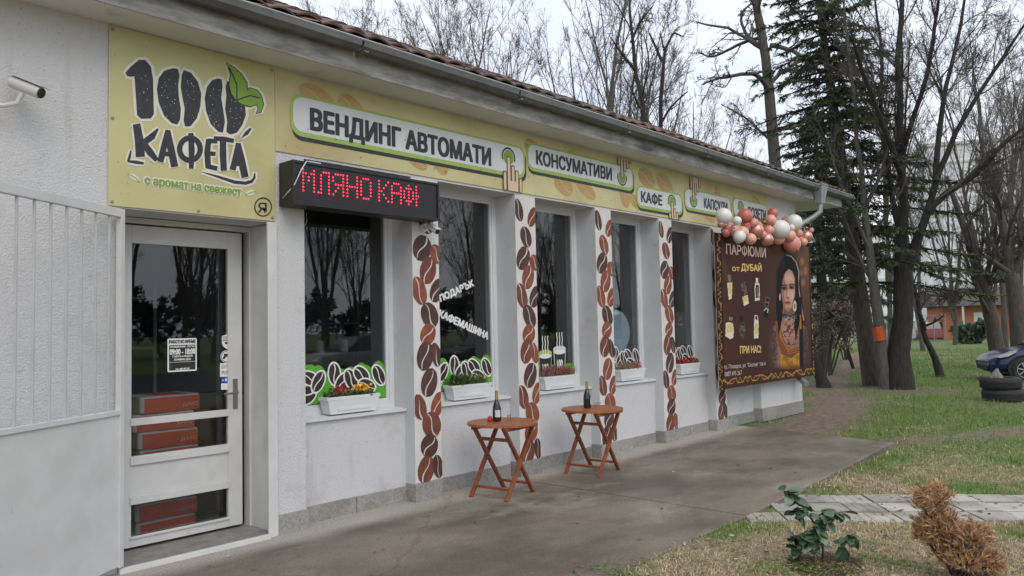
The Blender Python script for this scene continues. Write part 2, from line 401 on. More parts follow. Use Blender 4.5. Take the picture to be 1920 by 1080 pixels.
# windows: white frame, one large pane, sill
def window(a, b, i):
    z0, z1, t = .90, HEAD, .055
    fr = MB().box(a, a+t, WN, WN+.07, z0, z1).box(b-t, b, WN, WN+.07, z0, z1).box(a+t, b-t, WN, WN+.07, z0, z0+.06).box(a+t, b-t, WN, WN+.07, z1-t, z1).build('window', M_FRAME, bld)
    s = .028
    MB().box(a+t, a+t+s, WN+.014, WN+.05, z0+.06, z1-t).box(b-t-s, b-t, WN+.014, WN+.05, z0+.06, z1-t).box(a+t+s, b-t-s, WN+.014, WN+.05, z0+.06, z0+.06+s).box(a+t+s, b-t-s, WN+.014, WN+.05, z1-t-s, z1-t).build('sash', M_FRAME, fr)
    MB().box(a+t+s-.004, b-t-s+.004, WN+.030, WN+.036, z0+.06+s-.004, z1-t-s+.004).build('pane', M_GLASS, fr)
    mb = MB(); mb.raw([(a,PN-.03,.865),(b-.004,PN-.03,.865),(b-.004,WN+.02,.865),(a,WN+.02,.865),(a,PN-.03,.889),(b-.004,PN-.03,.889),(b-.004,WN+.02,.903),(a,WN+.02,.903)],
        [(0,3,2,1),(4,5,6,7),(0,1,5,4),(1,2,6,5),(2,3,7,6),(3,0,4,7)])
    mb.build('window_sill', M_FRAME, bld)
WB = [(3.72, PX[0])] + [(PX[i]+PW, PX[i+1]) for i in range(4)]
for i, (a, b) in enumerate(WB): window(a, b, i)
GP = WN+.027      # just in front of the panes

# eaves: slab, gutter, downpipe
MB().box(-8, 15.65, EAVE, 13.6, SOF, 4.13).build('eaves_slab', M_SOFFIT, bld)
MB().box(-8.01, 15.655, EAVE-.012, EAVE-.001, SOF-.004, 4.135).build('fascia', M_FASCIA, bld)
def gut(x0, x1, x):
    pr = [(EAVE-.014,4.10),(EAVE-.016,4.06),(EAVE-.04,4.036),(EAVE-.10,4.034),(EAVE-.145,4.065),(EAVE-.155,4.112),(EAVE-.145,4.118),(EAVE-.141,4.105),(EAVE-.132,4.07),(EAVE-.095,4.046),(EAVE-.045,4.048),(EAVE-.026,4.07),(EAVE-.022,4.10)]
    mb = MB(); n = len(pr); dz = random.uniform(-.006, .006)
    mb.raw([(x0,y,z+dz) for y, z in pr]+[(x1,y,z+dz) for y, z in pr], [(k, (k+1) % n, n+(k+1) % n, n+k) for k in range(n)]+[tuple(range(n))[::-1], tuple(range(n, 2*n))])
    return mb.build('gutter', M_GUTTER, x)
gx = -8.0
while gx < 15.9:
    g_ = gut(gx, min(gx+1.98, 15.95), bld)
    MB().bar((gx+1.0, EAVE-.16, 4.122), (gx+1.0, EAVE+.0, 4.14), .022, .004).build('bracket', M_GUTTER, g_)
    MB().box(gx+.0, gx+.045, EAVE-.150, EAVE-.017, 4.020, 4.0335).build('joint_band', M_GUTTER, g_); gx += 2.0
rim = MB().tube([(-8, EAVE-.150, 4.122), (15.95, EAVE-.150, 4.122)], .011, 6).build('gutter_rim', M_ZINC, bld)
hop = MB(); q0 = [(14.18,EAVE-.19),(14.48,EAVE-.19),(14.48,EAVE-.02),(14.18,EAVE-.02)]; q1 = [(14.25,EAVE-.14),(14.41,EAVE-.14),(14.41,EAVE-.03),(14.25,EAVE-.03)]
hop.raw([(a,b,4.14) for a, b in q0]+[(a,b,3.80) for a, b in q1], [(0,1,5,4),(1,2,6,5),(2,3,7,6),(3,0,4,7),(4,5,6,7),(0,3,2,1)])
hopper = hop.build('rain_hopper', M_ZINC, bld)
MB().box(14.17,14.49,EAVE-.2,EAVE-.015,4.135,4.15).build('hopper_rim', M_ZINC, hopper)
MB().tube([(14.33,EAVE-.085,3.82),(14.33,EAVE-.085,3.66),(14.27,EAVE+.02,3.56),(13.95,FR-.10,3.36),(13.92,FR-.07,3.25),(13.92,FR-.07,.75),(13.90,FR-.10,.62),(13.72,FR-.30,.54)], .052, 10).build('downpipe', M_ZINC, bld, smooth=2)

# roof of clay tiles
SL = math.tan(math.radians(26.2)); RY0, RZ0, RIDGE = EAVE-.10, 4.155, 9.4
rf = MB(); rh = RZ0+(RIDGE-RY0)*SL
rf.raw([(-8.2,RY0+.03,RZ0-.02),(15.75,RY0+.03,RZ0-.02),(15.75,RIDGE,rh-.03),(-8.2,RIDGE,rh-.03),(15.75,13.8,RZ0-.02),(-8.2,13.8,RZ0-.02)], [(0,1,2,3),(3,2,4,5),(1,4,2),(0,3,5)])
roof = rf.build('roof', M_TILE, bld)
def tile_mesh():
    V, F = [], []; n = 6; Lt, Wt, th = .40, .235, .016
    prof = [(k/n*Wt, .030*math.sin(math.pi*k/n)**1.0 if k <= n else 0) for k in range(n+1)]
    for yy, up in ((0, .022), (Lt, 0)):
        for x, h in prof: V.append((x, yy, h+up))
        for x, h in prof: V.append((x, yy, h+up-th))
    m2 = 2*(n+1)
    for k in range(n):
        F += [(k, k+1, m2+k+1, m2+k), (k, n+1+k, n+2+k, k+1)]
    V = [(x, y*math.cos(math.atan(SL))-z*math.sin(math.atan(SL)), y*math.sin(math.atan(SL))+z*math.cos(math.atan(SL))) for x, y, z in V]
    me = bpy.data.meshes.new('roof_tile'); me.from_pydata(V, [], F); me.materials.append(M_TILE); return me, np.array(V), F
tm, tV, tF = tile_mesh()
ob = OFF[bld.name]; rest = MB(); cnt = 0
for rrow in range(13):
    for c in range(102):
        x = -8.1+c*.234; y = RY0+rrow*.315; z = RZ0+(y-RY0)*SL
        jx, jz = random.uniform(-.008, .008), random.uniform(-.010, .012)
        if rrow < 5 and 2.3 < x < 15.6 and cnt < 300:
            o = bpy.data.objects.new('roof_tile', tm); col.objects.link(o); o.parent = roof
            o.location = (x+jx-ob[0], y-ob[1], z+jz-ob[2]); o.rotation_euler = (random.uniform(-.02, .02), 0, random.uniform(-.03, .03)); cnt += 1
        else: rest.raw(tV+np.array([x+jx, y, z+jz]), tF)
tag(rest.build('roof_tiles_further_up', M_TILE, roof), kind='stuff')
rest.v = []

# ------------------------------------------------------------------ entrance: door, step, open grille gate
DY = 6.15
def dz(py): return W(331, py, DY)[2]
z_r1, z_r1b, z_r2, z_r2b, z_r3, z_r3b, z_b, z_bb = dz(777), dz(790), dz(845), dz(861), dz(917), dz(932), dz(989), .055
DL, DR = 2.385, 3.350; SW = .125
door = MB().box(DL, DL+.06, DY, DY+.045, z_bb, 2.50).box(DR-SW, DR, DY, DY+.045, z_bb, 2.50).box(DL+.06, DR-SW, DY, DY+.045, 2.36, 2.50)
door = door.box(DL+.06, DR-SW, DY, DY+.045, z_bb, z_b).box(DL+.06, DR-SW, DY+.008, DY+.04, z_r3, z_r2).build('door', M_PAINTW, bld, bevel=.003)
for a, b in ((z_r1b, z_r1), (z_r2b, z_r2), (z_r3b, z_r3), (z_b-.02, z_b)): MB().box(DL+.05, DR-SW+.006, DY-.012, DY+.03, a, b).build('glazing_bar', M_PAINTW, door, bevel=.003)
for a, b in ((z_r1, 2.36), (z_r2, z_r1b), (z_b, z_r3b)): MB().box(DL+.055, DR-SW+.005, DY+.020, DY+.025, a-.002, b+.002).build('pane', M_GLASS, door)
MB().box(DR-.085, DR-.045, DY-.008, DY-.001, 1.02, 1.27).build('lock_plate', M_STEEL, door)
MB().tube([(DR-.065,DY-.008,1.155),(DR-.065,DY-.05,1.155),(DR-.08,DY-.055,1.155),(DR-.19,DY-.055,1.15)], .009, 8).build('handle', M_STEEL, door, smooth=2)
MB().box(2.2, DL-.008, DY-.03, DY+.07, .03, 2.555).box(3.400, 3.43, DY-.03, DY+.07, .03, 2.555).box(DL-.008, 3.400, DY-.03, DY+.07, 2.512, 2.555).build('door_frame', M_PAINTW, bld, bevel=.003)
MB().box(3.418, 3.4295, FR+.004, DY-.032, .03, 2.55).build('door_reveal', M_PAINTW, bld)
MB().box(3.36, 3.445, FR-.022, FR-.001, .0, 2.56).build('door_casing', M_PAINTW, bld, bevel=.003)
MB().box(2.2, 3.42, FR-.02, DY+.1, -.02, .032).build('door_step', M_STEP, bld, bevel=.006)
MB().box(2.2, 3.36, FR-.055, FR-.021, -.02, .036).build('step_kerb', M_PAINTW, bld, bevel=.004)

gd = np.array([.834, .552]); GH = np.array([2.215, 5.735]); GL = 1.42
gate = thing('grille_gate', (GH[0], GH[1], .04), 'open white metal security gate with vertical bars beside the glass door', 'gate', rz=math.atan2(gd[1], gd[0])+math.pi)
M_BARP = pm('chalky_grey_paint', (.50,.51,.51), (.44,.45,.45), scale=6, rough=.6)
def gbar(x0, x1, z0, z1, nm, t=.03, mt=None): return MB().box(x0, x1, -t/2, t/2, z0-.04, z1-.04).build(nm, mt or M_PAINTW, gate, local=True, bevel=.003)
gbar(0, .045, .05, 2.545, 'stile', .04); gbar(GL-.045, GL, .05, 2.545, 'stile', .04)
gbar(.045, GL-.045, 2.485, 2.545, 'rail', .04); gbar(.045, GL-.045, 1.10, 1.135, 'rail', .04)
for k in range(9): gbar(.135+k*.137, .135+k*.137+.015, 1.135, 2.485, 'bar', .015, M_BARP)
MB().box(.045, GL-.045, -.006, .006, .06-.04, 1.10-.04).build('lower_panel', M_PAINTW, gate, local=True)

# cartons seen through the door
M_CART = [pm('red_carton', (.62,.09,.04), (.50,.065,.03), scale=8, rough=.75), pm('pale_carton', (.52,.50,.48), (.45,.43,.41), scale=8, rough=.8)]
for k in range(8):
    zb = .022+k*.142
    nth = ['lowest', 'second lowest', 'third lowest', 'fourth lowest', 'fourth from the top', 'third from the top', 'second from the top', 'topmost']
    bx = thing('coffee_carton', (2.84+random.uniform(-.02, .02), 6.62, zb), 'red and white carton behind the door glass, %s of its stack' % nth[k], 'carton', 'stacked coffee cartons', rz=random.uniform(-.05, .05))
    MB().box(-.25, .25, -.2, .2, 0, .140).build('carton_body', M_CART[1], bx, local=True, bevel=.018)
    MB().box(-.10, .17, -.14, .15, .1401, .1415).build('red_top', M_CART[0], bx, local=True) if k == 7 else None
    MB().box(-.215, .244, -.204, -.2005, .008, .124).build('red_front', M_CART[0], bx, local=True)
    v, f, sz = glyphs('ДАХС', .02)
    MB().raw([(.10+a/sz[0]*.13, -.206, .035+b/sz[1]*.035) for a, b, q_ in v], f).build('lettering', M_CART[1], bx, local=True)
sh = thing('shop_shelf', (3.2, 8.2, .02), 'dim white rack standing behind the cartons inside the glass door', 'rack')
for z in (.02, .5, 1.0, 1.5, 2.0): MB().box(2.5, 3.42, 8.0, 8.35, z+.01, z+.035).build('shelf_board', M_PLASTER, sh)
for x in (2.5, 3.39): MB().box(x, x+.03, 7.985, 7.999, .02, 2.2).build('upright', M_PLASTER, sh)
# ------------------------------------------------------------------ printed banners
M_YEL = pm('yellow_banner_vinyl', (.56,.53,.26), (.52,.485,.235), scale=1.4, rough=.5, bump=.55, bscale=1.7, bdist=.12, bdetail=1, c3=(.46,.41,.19), s3=1.1, r3=(.55,.8))
M_YEL2 = pm('tan_banner_vinyl', (.61,.565,.30), (.55,.49,.245), scale=1.1, rough=.5, bump=.55, bscale=1.7, bdist=.12, bdetail=1, c3=(.45,.35,.165), s3=.9, r3=(.5,.75))
M_INK = pm('charcoal_print', (.020,.021,.026), (.034,.036,.042), scale=25, rough=.5)
M_OFFW = pm('offwhite_print', (.72,.70,.60), rough=.55)
M_PILL = pm('pale_grey_print', (.68,.69,.69), (.62,.63,.63), scale=2, rough=.5)
M_GRN = pm('leaf_green_print', (.22,.38,.035), (.18,.32,.03), scale=8, rough=.5)
M_GRN2 = pm('lime_green_print', (.33,.47,.10), rough=.5)
M_TAN = pm('tan_bean_print', (.46,.29,.10), (.52,.35,.14), scale=6, rough=.55)
M_TANL = pm('cream_line_print', (.66,.55,.27), rough=.55)
M_SKIN = pm('pale_hand_print', (.66,.52,.38), rough=.55)
M_OUTL = pm('umber_outline_print', (.16,.10,.035), rough=.55)
M_SPECK = pm('mud_speck', (.045,.035,.02), rough=.8)
M_EYELET = pm('dull_eyelet', (.34,.30,.24), rough=.5, metal=.6)

def sheet(name, x0, x1, z0, z1, Y, mat, parent, th=.004):
    mb = MB(); mb.box(x0, x1, Y, Y+th, z0, z1)
    return mb.build(name, mat, parent)

YB = FR-.012
lb = thing('logo_banner', (2.78, YB, 2.57), 'square yellow banner with a black coffee bean logo above the entrance door', 'banner')
sheet('banner_sheet', 2.125, 3.438, 2.572, 3.868, YB, M_YEL, lb)
C1 = lambda P: [(x*.40752, y*.40741) for x, y in P]
one = C1([(577,335),(600,308),(640,275),(668,276),(694,305),(704,360),(706,430),(708,525),(694,545),(650,546),(631,530),(625,440),(619,350),(602,353),(585,350)])
z1l = C1([(796,314),(818,317),(826,345),(820,390),(822,440),(832,500),(829,550),(815,573),(790,566),(755,532),(730,470),(722,410),(730,360),(755,326)])
z1r = C1([(846,322),(880,335),(910,375),(926,430),(922,490),(905,545),(876,581),(852,582),(845,555),(850,500),(840,450),(832,400),(836,345)])
z2l = C1([(1002,361),(1020,365),(1024,400),(1018,450),(1028,510),(1035,560),(1026,610),(1005,606),(970,570),(948,510),(942,450),(952,400),(975,370)])
z2r = C1([(1045,374),(1060,378),(1075,430),(1095,455),(1128,490),(1131,530),(1115,575),(1090,610),(1060,619),(1041,606),(1046,560),(1036,500),(1042,440),(1038,400)])
lf1 = C1([(1042,285),(1075,310),(1110,340),(1135,380),(1138,420),(1115,450),(1085,458),(1065,430),(1055,390),(1062,340)])
lf2 = C1([(1088,462),(1120,432),(1150,405),(1182,415),(1202,440),(1212,480),(1200,515),(1178,523),(1190,500),(1183,480),(1150,490),(1112,478)])
def R1(pts, w): return ribbon(C1(pts), np.array(w)*.4075*1.18)
def hoop(cx, cy, rx, ry, w, n=28):      # a ring as a row of small four-cornered pieces
    a, b = ell(cx, cy, rx, ry, 0, n), ell(cx, cy, rx-w, ry-w, 0, n); return [C1([a[i], a[(i+1) % n], b[(i+1) % n], b[i]]) for i in range(n)]
kaf = [R1([(628,570),(640,640),(646,722)],[30,34,36]), R1([(728,592),(700,628),(655,662)],[6,26,24]), R1([(655,650),(690,700),(722,738)],[22,28,18]),
       R1([(772,598),(758,660),(738,745)],[18,24,24]), R1([(772,600),(786,680),(804,768)],[20,28,28]), R1([(745,706),(800,712)],18),
       R1([(878,612),(882,690),(880,776)],[20,24,18]), C1([(874,620),(876,620),(876,622),(874,622)]),
       R1([(960,640),(954,700),(958,772)],[20,24,22]), R1([(956,648),(1000,650)],18), R1([(950,706),(992,708)],17), R1([(950,764),(1000,776)],18),
       R1([(984,636),(1030,640),(1076,648)],[16,20,16]), R1([(1026,645),(1026,710),(1030,786)],[24,26,24]),
       R1([(1096,658),(1086,720),(1070,782)],[18,24,24]), R1([(1096,660),(1112,740),(1128,816)],[20,28,28]), R1([(1076,752),(1124,758)],16),
       R1([(1112,634),(1135,612),(1155,590)],[2,15,8]), R1([(603,692),(596,722),(590,742)],[5,10,9]), R1([(588,742),(625,746),(662,752)],[8,13,9]),
       R1([(928,791),(1000,812),(1080,838),(1130,843),(1160,834),(1171,815),(1172,795)],[2,9,13,13,12,9,4])]
kring = hoop(874,686,60,64,25)
black = [one, z1l, z1r, z2l, z2r]
decal('white_outline', [grow_poly(p, 5.5) for p in black+[lf1, lf2]] + [grow_poly(p, 4) for i, p in enumerate(kaf) if i != 7] + [C1(ell(874,686,66,70))], YB-.002, M_OFFW, lb)
decal('logo_print_ring', kring, YB-.0045, M_INK, lb)
decal('logo_print', black+kaf, YB-.004, M_INK, lb)
decal('leaf_outline', [grow_poly(p, 1.6) for p in (lf1, lf2)], YB-.006, M_INK, lb)
decal('leaf_print', [lf1, lf2], YB-.008, M_GRN, lb)
decal('leaf_vein', [R1([(1055,310),(1090,390),(1090,455)],5), R1([(1090,460),(1150,440),(1195,450)],5)], YB-.0095, M_INK, lb)
text_px('tagline_outline', 'с аромат на свежест', (271,350), (453,372), (271,331), YB-.002, M_OFFW, lb, .13)
text_px('tagline', 'с аромат на свежест', (272,349), (452,371), (272,332.5), YB-.004, M_GRN, lb, .05)
decal('small_leaf', [C1([(588,798),(615,800),(640,818),(645,838),(618,830),(598,818)]), C1([(1130,888),(1150,872),(1178,878),(1165,898),(1140,902)])], YB-.003, M_OFFW, lb)
decal('small_leaf_vein', [R1([(588,798),(620,815),(645,838)],4), R1([(1130,895),(1155,886),(1178,878)],4)], YB-.005, M_GRN2, lb)
decal('maker_ring', hoop(1211,952,41,44,5), YB-.004, M_INK, lb)
text_px('maker_letter', 'Я', (484,398), (500,399.5), (484,379), YB-.004, M_INK, lb, .01)
sp = []
for _ in range(60):
    x = random.uniform(2.16, 3.40); z = random.uniform(2.60, 3.84); sp.append(ell(x, z, random.uniform(.0015,.004), random.uniform(.0015,.004), 0, 6))
decal('ink_specks', sp, YB-.011, M_SPECK, lb, px=False)['kind'] = 'stuff'
sp = []
for p in black:
    a = np.array(p); lo, hi = a.min(0), a.max(0)
    for _ in range(22):
        c = lo+(hi-lo)*np.array([random.uniform(.2,.8), random.uniform(.12,.88)]); sp.append(ell(c[0], c[1], random.uniform(.3,1.2), random.uniform(.3,.9), random.uniform(0,3), 5))
decal('white_specks', sp, YB-.0055, M_OFFW, lb)['kind'] = 'stuff'
for x, z in ((2.15,3.2),(2.15,2.60),(2.78,2.595),(3.41,2.60),(2.15,3.84),(3.41,3.84)):
    e = MB().lathe([(.013,0),(.013,.003),(.007,.005)], (0,0,0), 12).build('eyelet', M_EYELET, lb, local=True)
    e.location = (x-2.78, -.001, z-2.57); e.rotation_euler = (math.pi/2, 0, 0)

YC = FR-.010
sb = thing('fascia_banner', (8.2, YC, 3.16), 'long yellow banner with white name plates running under the eaves above the windows', 'banner')
sheet('banner_sheet', 3.442, 13.02, 3.165, 3.855, YC, M_YEL2, sb)
# faded coffee beans behind the plates
def bean_x(x, z, rx, rz, an, mat=M_TAN):
    decal('faded_bean', [place2(h, x, z, an) for h in bean_halves(rx, rz, .06)], YC-.002, mat, sb, px=False)
for x, z, rx, rz, an in ((3.86,3.74,.10,.20,1.25),(4.22,3.69,.11,.17,1.0),(4.98,3.27,.10,.17,1.0),(5.30,3.24,.085,.14,.7),(7.30,3.29,.12,.19,1.2),(7.75,3.26,.095,.22,1.1),(6.75,3.75,.1,.16,1.2),
                         (8.60,3.31,.10,.16,.4),(9.15,3.70,.13,.22,1.3),(9.62,3.66,.13,.24,1.2),(8.85,3.26,.08,.16,1.1),(11.2,3.76,.09,.17,.3),(10.9,3.25,.08,.2,1.3),(12.6,3.68,.1,.2,1.1)):
    e_ = rz*abs(math.cos(an))+rx*abs(math.sin(an)); bean_x(x, max(3.168+e_, min(z, 3.852-e_)), rx, rz, an)
PL = [(3.585,6.60,3.325,3.690,'ВЕНДИНГ АВТОМАТИ',3.785,6.03,3.405,3.590,6.32,3.535,1,3.165),
      (6.635,8.815,3.440,3.765,'КОНСУМАТИВИ',6.80,8.30,3.528,3.690,8.54,3.60,-1,3.852),
      (8.875,10.095,3.235,3.545,'КАФЕ',8.99,9.52,3.318,3.475,9.79,3.40,1,3.165),
      (10.155,11.635,3.335,3.665,'КАПСУЛИ',10.74,11.50,3.415,3.57,10.42,3.50,-1,3.852),
      (11.70,13.01,3.375,3.69,'ДОЗЕТИ',12.22,12.93,3.42,3.585,11.98,3.54,0,0)]
for x0, x1, z0, z1, s, a, b, c, d, bx, bz, hand, hz in PL:
    decal('plate_shadow', [rrect(x0+.015, x1+.022, z0-.035, z1-.04, .10)], YC-.003, M_INK, sb, px=False)
    decal('plate_edge', [rrect(x0, x1, z0, z1, .11)], YC-.005, M_GRN2, sb, px=False)
    decal('plate', [rrect(x0+.025, x1-.03, z0+.040, z1-.022, .09)], YC-.007, M_PILL, sb, px=False)
    text_w('lettering', s, a, b, c-(.04 if 'Д' in s else 0), d, YC-.009, M_INK, sb, .055)
    t0 = -.35 if hand >= 0 else math.pi-.35
    decal('button_ring', [ell(bx, bz, .112, .112, 0, 24, t0, t0+math.pi+.7)+ell(bx, bz, .092, .092, 0, 24, t0, t0+math.pi+.7)[::-1]], YC-.009, M_INK, sb, px=False)
    decal('green_button', [ell(bx, bz, .082, .082, 0, 20)], YC-.010, M_GRN, sb, px=False)
    if hand:
        s_ = hand; tip = bz; base = hz
        fingers = [(0, tip, .020), (.068, tip-s_*.09, .019), (.130, tip-s_*.14, .018), (-.068, tip-s_*.17, .018), (.190, tip-s_*.22, .016)]
        fp = []; fo = []
        lo = lambda v: v if s_*(v-base) > 0.01 else base+s_*.012
        for fx, ft, fw in fingers:
            ft = lo(ft); fp.append(rrect(bx+fx-fw, bx+fx+fw, min(ft, base), max(ft, base), min(fw*.9, abs(ft-base)*.45)))
            fo.append(rrect(bx+fx-fw-.014, bx+fx+fw+.014, min(ft+s_*.012, base), max(ft+s_*.012, base), min(fw*.9, abs(ft-base)*.45)))
        kn = lo(tip-s_*.26); fp.append([(bx-.02, base), (bx+.145, base), (bx+.145, kn), (bx-.02, kn)])
        decal('hand_outline', fo, YC-.0115, M_OUTL, sb, px=False); decal('hand', fp, YC-.013, M_SKIN, sb, px=False)
sp = [ell(random.uniform(3.5, 12.9), random.uniform(3.19, 3.83), random.uniform(.002,.007), random.uniform(.002,.009), 0, 6) for _ in range(150)]
decal('mud_specks', sp, YC-.0105, M_SPECK, sb, px=False)['kind'] = 'stuff'

# ------------------------------------------------------------------ LED sign
M_LED = emit_mat('red_led', (1.0, .02, .06), 3.2)
M_LEDF = pm('smoked_front', (.016,.012,.013), (.022,.015,.016), scale=3, rough=.35)
led = thing('led_sign', (4.25, 5.66, 2.69), 'black box sign with scrolling red LED letters over the first window', 'sign')
LX0, LX1, LZ0, LZ1, LY = 3.47, 5.085, 2.695, 3.062, 5.555
MB().box(LX0, LX1, LY+.006, FR-.016, LZ0, LZ1).build('case', M_BLACK, led, bevel=.006)
MB().box(LX0, LX1, LY-.012, LY+.005, LZ1-.022, LZ1).box(LX0, LX1, LY-.012, LY+.005, LZ0, LZ0+.03).box(LX0, LX0+.022, LY-.012, LY+.005, LZ0+.03, LZ1-.022).box(LX1-.022, LX1, LY-.012, LY+.005, LZ0+.03, LZ1-.022).build('front_frame', M_BLACK, led, bevel=.002)
MB().box(LX0+.022, LX1-.022, LY+.001, LY+.0055, LZ0+.03, LZ1-.022).build('screen', M_LEDF, led)
FONT = {'М':'10001 11011 10101 10101 10001 10001 10001','Л':'00111 01001 01001 01001 01001 01001 11001','Я':'01111 10001 10001 01111 00101 01001 10001','Н':'10001 10001 10001 11111 10001 10001 10001',
        'О':'01110 10001 10001 10001 10001 10001 01110',' ':'00 00 00 00 00 00 00','К':'10001 10010 10100 11000 10100 10010 10001','А':'01110 10001 10001 11111 10001 10001 10001','Ф':'00100 01110 10101 10101 10101 01110 00100','Е':'10 10 10 11 10 10 10'}
dots = MB(); cx = 0; P_ = .0262
for ch in 'МЛЯНО КАФЕ':
    rows = FONT[ch].split()
    for rI, row in enumerate(rows):
        for k, b in enumerate(row):
            if b == '1':
                x = 3.575+(cx+k)*P_; z = 2.995-rI*P_*1.12
                dots.raw([(x-.0085,LY-.0005,z),(x,LY-.0005,z+.0085),(x+.0085,LY-.0005,z),(x,LY-.0005,z-.0085),(x,LY-.005,z)], [(0,1,4),(1,2,4),(2,3,4),(3,0,4)])
    cx += len(rows[0])+(.6 if ch != ' ' else 0)
o = dots.build('lit_diodes', M_LED, led); o['kind'] = 'stuff'
MB().tube([(3.62,5.56,3.072),(3.60,5.545,3.06),(3.55,5.54,2.99),(3.485,5.535,2.86),(3.465,5.6,2.80),(3.47,5.70,2.76)], .005, 6).build('cable', M_FRAME, led, smooth=True)
MB().tube([(3.80,5.9,2.70),(3.79,5.92,2.62),(3.82,5.95,2.56),(3.85,5.93,2.62),(3.86,5.95,2.70)], .004, 6).build('cable', M_FRAME, led, smooth=True)
for x in (3.66, 4.78): MB().box(x, x+.12, 5.60, 5.72, 3.0625, 3.085).build('bracket', M_FRAME, led)
hc = MB().tube([(7.98,5.86,3.139),(8.0,5.85,3.05),(8.08,5.84,2.97),(8.17,5.84,2.96),(8.25,5.84,3.02),(8.27,5.84,3.139)], .006, 6).build('loose_cable', M_FRAME, None, smooth=True)
tag(hc, 'loop of white cable hanging below the banner beside the third painted pillar', 'cable')

# ------------------------------------------------------------------ security cameras
def bullet(name, c, aim, label, arm, q=1.0):
    t = thing(name, c, label, 'camera'); a = np.array(aim)/np.linalg.norm(aim)
    p = np.zeros(3)
    MB().tube([p-a*.10*q, p+a*.075*q, p+a*.09*q], [.036*q,.036*q,.034*q], 14).build('camera_body', M_PAINTW, t, local=True, smooth=2)
    MB().tube([p+a*.0905*q, p+a*.098*q], [.029*q,.029*q], 12).build('lens', M_BLACK, t, local=True, smooth=2)
    u = np.array([0,0,1.0]); MB().bar(p-a*.11*q+u*.042*q, p+a*.125*q+u*.042*q, .078*q, .006).build('sun_shield', M_PAINTW, t, local=True)
    MB().tube([np.array(q)-np.array(c) for q in arm], .016, 8).build('arm', M_PAINTW, t, local=True, smooth=2)
    e = MB().lathe([(.045,0),(.045,.012),(.03,.02)], (0,0,0), 14).build('wall_plate', M_PAINTW, t, local=True)
    e.location = np.array(arm[-1])-np.array(c); e.rotation_euler = (math.pi/2, 0, 0)
bullet('security_camera', (1.565,5.58,3.25), (.50,-.62,-.34), 'white bullet security camera on a wall bracket left of the yellow logo banner', [(1.545,5.60,3.215),(1.52,5.62,3.15),(1.46,5.66,3.13),(1.30,FR-.001,3.14)], 1.1)
bullet('security_camera', (5.065,5.62,2.625), (-.05,-.80,-.45), 'small white security camera on top of the first painted pillar', [(5.065,5.65,2.635),(5.06,5.70,2.645),(5.06,FR-.008,2.645)], .8)

# ------------------------------------------------------------------ stickers on the door glass
YD = DY+.016
def pxrect(x0, y0, x1, y1, r=0):     # a small upright rectangle on the door glass from its photo corners
    a, b = W(x0, y0, YD), W(x1, y1, YD); return a[0], b[0], b[2], a[2]
hs = thing('hours_sticker', tuple(W(341,698,YD)), 'white rimmed opening hours sticker on the door glass', 'sticker')
x0, x1 = W(314,660,YD)[0], W(369,660,YD)[0]; z0, z1 = W(314,698,YD)[2], W(314,635,YD)[2]
Wd, Hd = x1-x0, z1-z0
decal('sticker_sheet', [rrect(x0, x1, z0, z1, .012)], YD, M_WHITE_PRINT, hs, px=False)
decal('dark_field', [rrect(x0+.012, x1-.012, z0+.012, z1-.20*Hd, .006)], YD-.0015, M_DARK_PRINT, hs, px=False)
for s, a, b, c, d, mt in (('РАБОТНО ВРЕМЕ',.05,.95,.855,.955,M_DARK_PRINT),('ПОНЕДЕЛНИК - ПЕТЪК',.08,.92,.715,.775,M_WHITE_PRINT),('09:00 - 18:00',.07,.93,.52,.68,M_WHITE_PRINT),('СЪБОТА и НЕДЕЛЯ',.16,.84,.425,.49,M_WHITE_PRINT),
        ('ПОЧИВНИ ДНИ',.22,.78,.325,.395,M_WHITE_PRINT),('тел.: 0887 695 267',.26,.74,.05,.105,M_WHITE_PRINT)):
    text_w('lettering', s, x0+a*Wd, x0+b*Wd, z0+c*Hd, z0+d*Hd, YD-.003, mt, hs, .05)
decal('divider', [rrect(x0+.05*Wd, x1-.05*Wd, z0+.285*Hd, z0+.295*Hd, .0005)], YD-.003, M_WHITE_PRINT, hs, px=False)
st = thing('alarm_sticker', tuple(W(424,655,YD)), 'white shield-shaped alarm sticker on the door glass edge', 'sticker')
decal('sticker_sheet', [[(416,630),(424,627.5),(433,630),(433,644),(430,650),(425,654.5),(419,650),(416,644)]], YD, M_WHITE_PRINT, st)
text_px('lettering', 'СОТ', (418,636), (431,636.4), (418,630.5), YD-.002, M_DARK_PRINT, st, .02)
decal('mark', [[(417,638),(432,638),(432,639),(417,639)], ell(424.5,643,3,2.2)], YD-.002, M_DARK_PRINT, st)
st = thing('camera_sticker', tuple(W(424,680,YD)), 'round white camera warning sticker on the door glass below the shield', 'sticker')
decal('sticker_sheet', [ell(424.5,668.5,11,11.6)], YD, M_WHITE_PRINT, st)
decal('mark', [ell(424.5,668.5,9.6,10.2,0,26,0,6.2)+ell(424.5,668.5,8.8,9.4,0,26,0,6.2)[::-1], [(420,663),(431,663.5),(430,666),(428,669),(424,669),(420,674),(417,671),(420,668)]], YD-.002, M_DARK_PRINT, st)
st = thing('push_sticker', tuple(W(424,706,YD)), 'square white sticker with the word push on the door glass', 'sticker')
decal('sticker_sheet', [[(412.5,681),(435.5,680.5),(435.5,706),(412.5,706.5)]], YD, M_WHITE_PRINT, st)
text_px('lettering', 'БУТНИ', (416,691), (433,690.5), (416,685), YD-.002, M_DARK_PRINT, st, .0)
text_px('lettering', 'PUSH', (416.5,702), (431.5,701.5), (416.5,695.5), YD-.002, M_DARK_PRINT, st, .0)
st = thing('card_sticker', tuple(W(424,730,YD)), 'blue and white bank card sticker below the push sticker on the door', 'sticker')
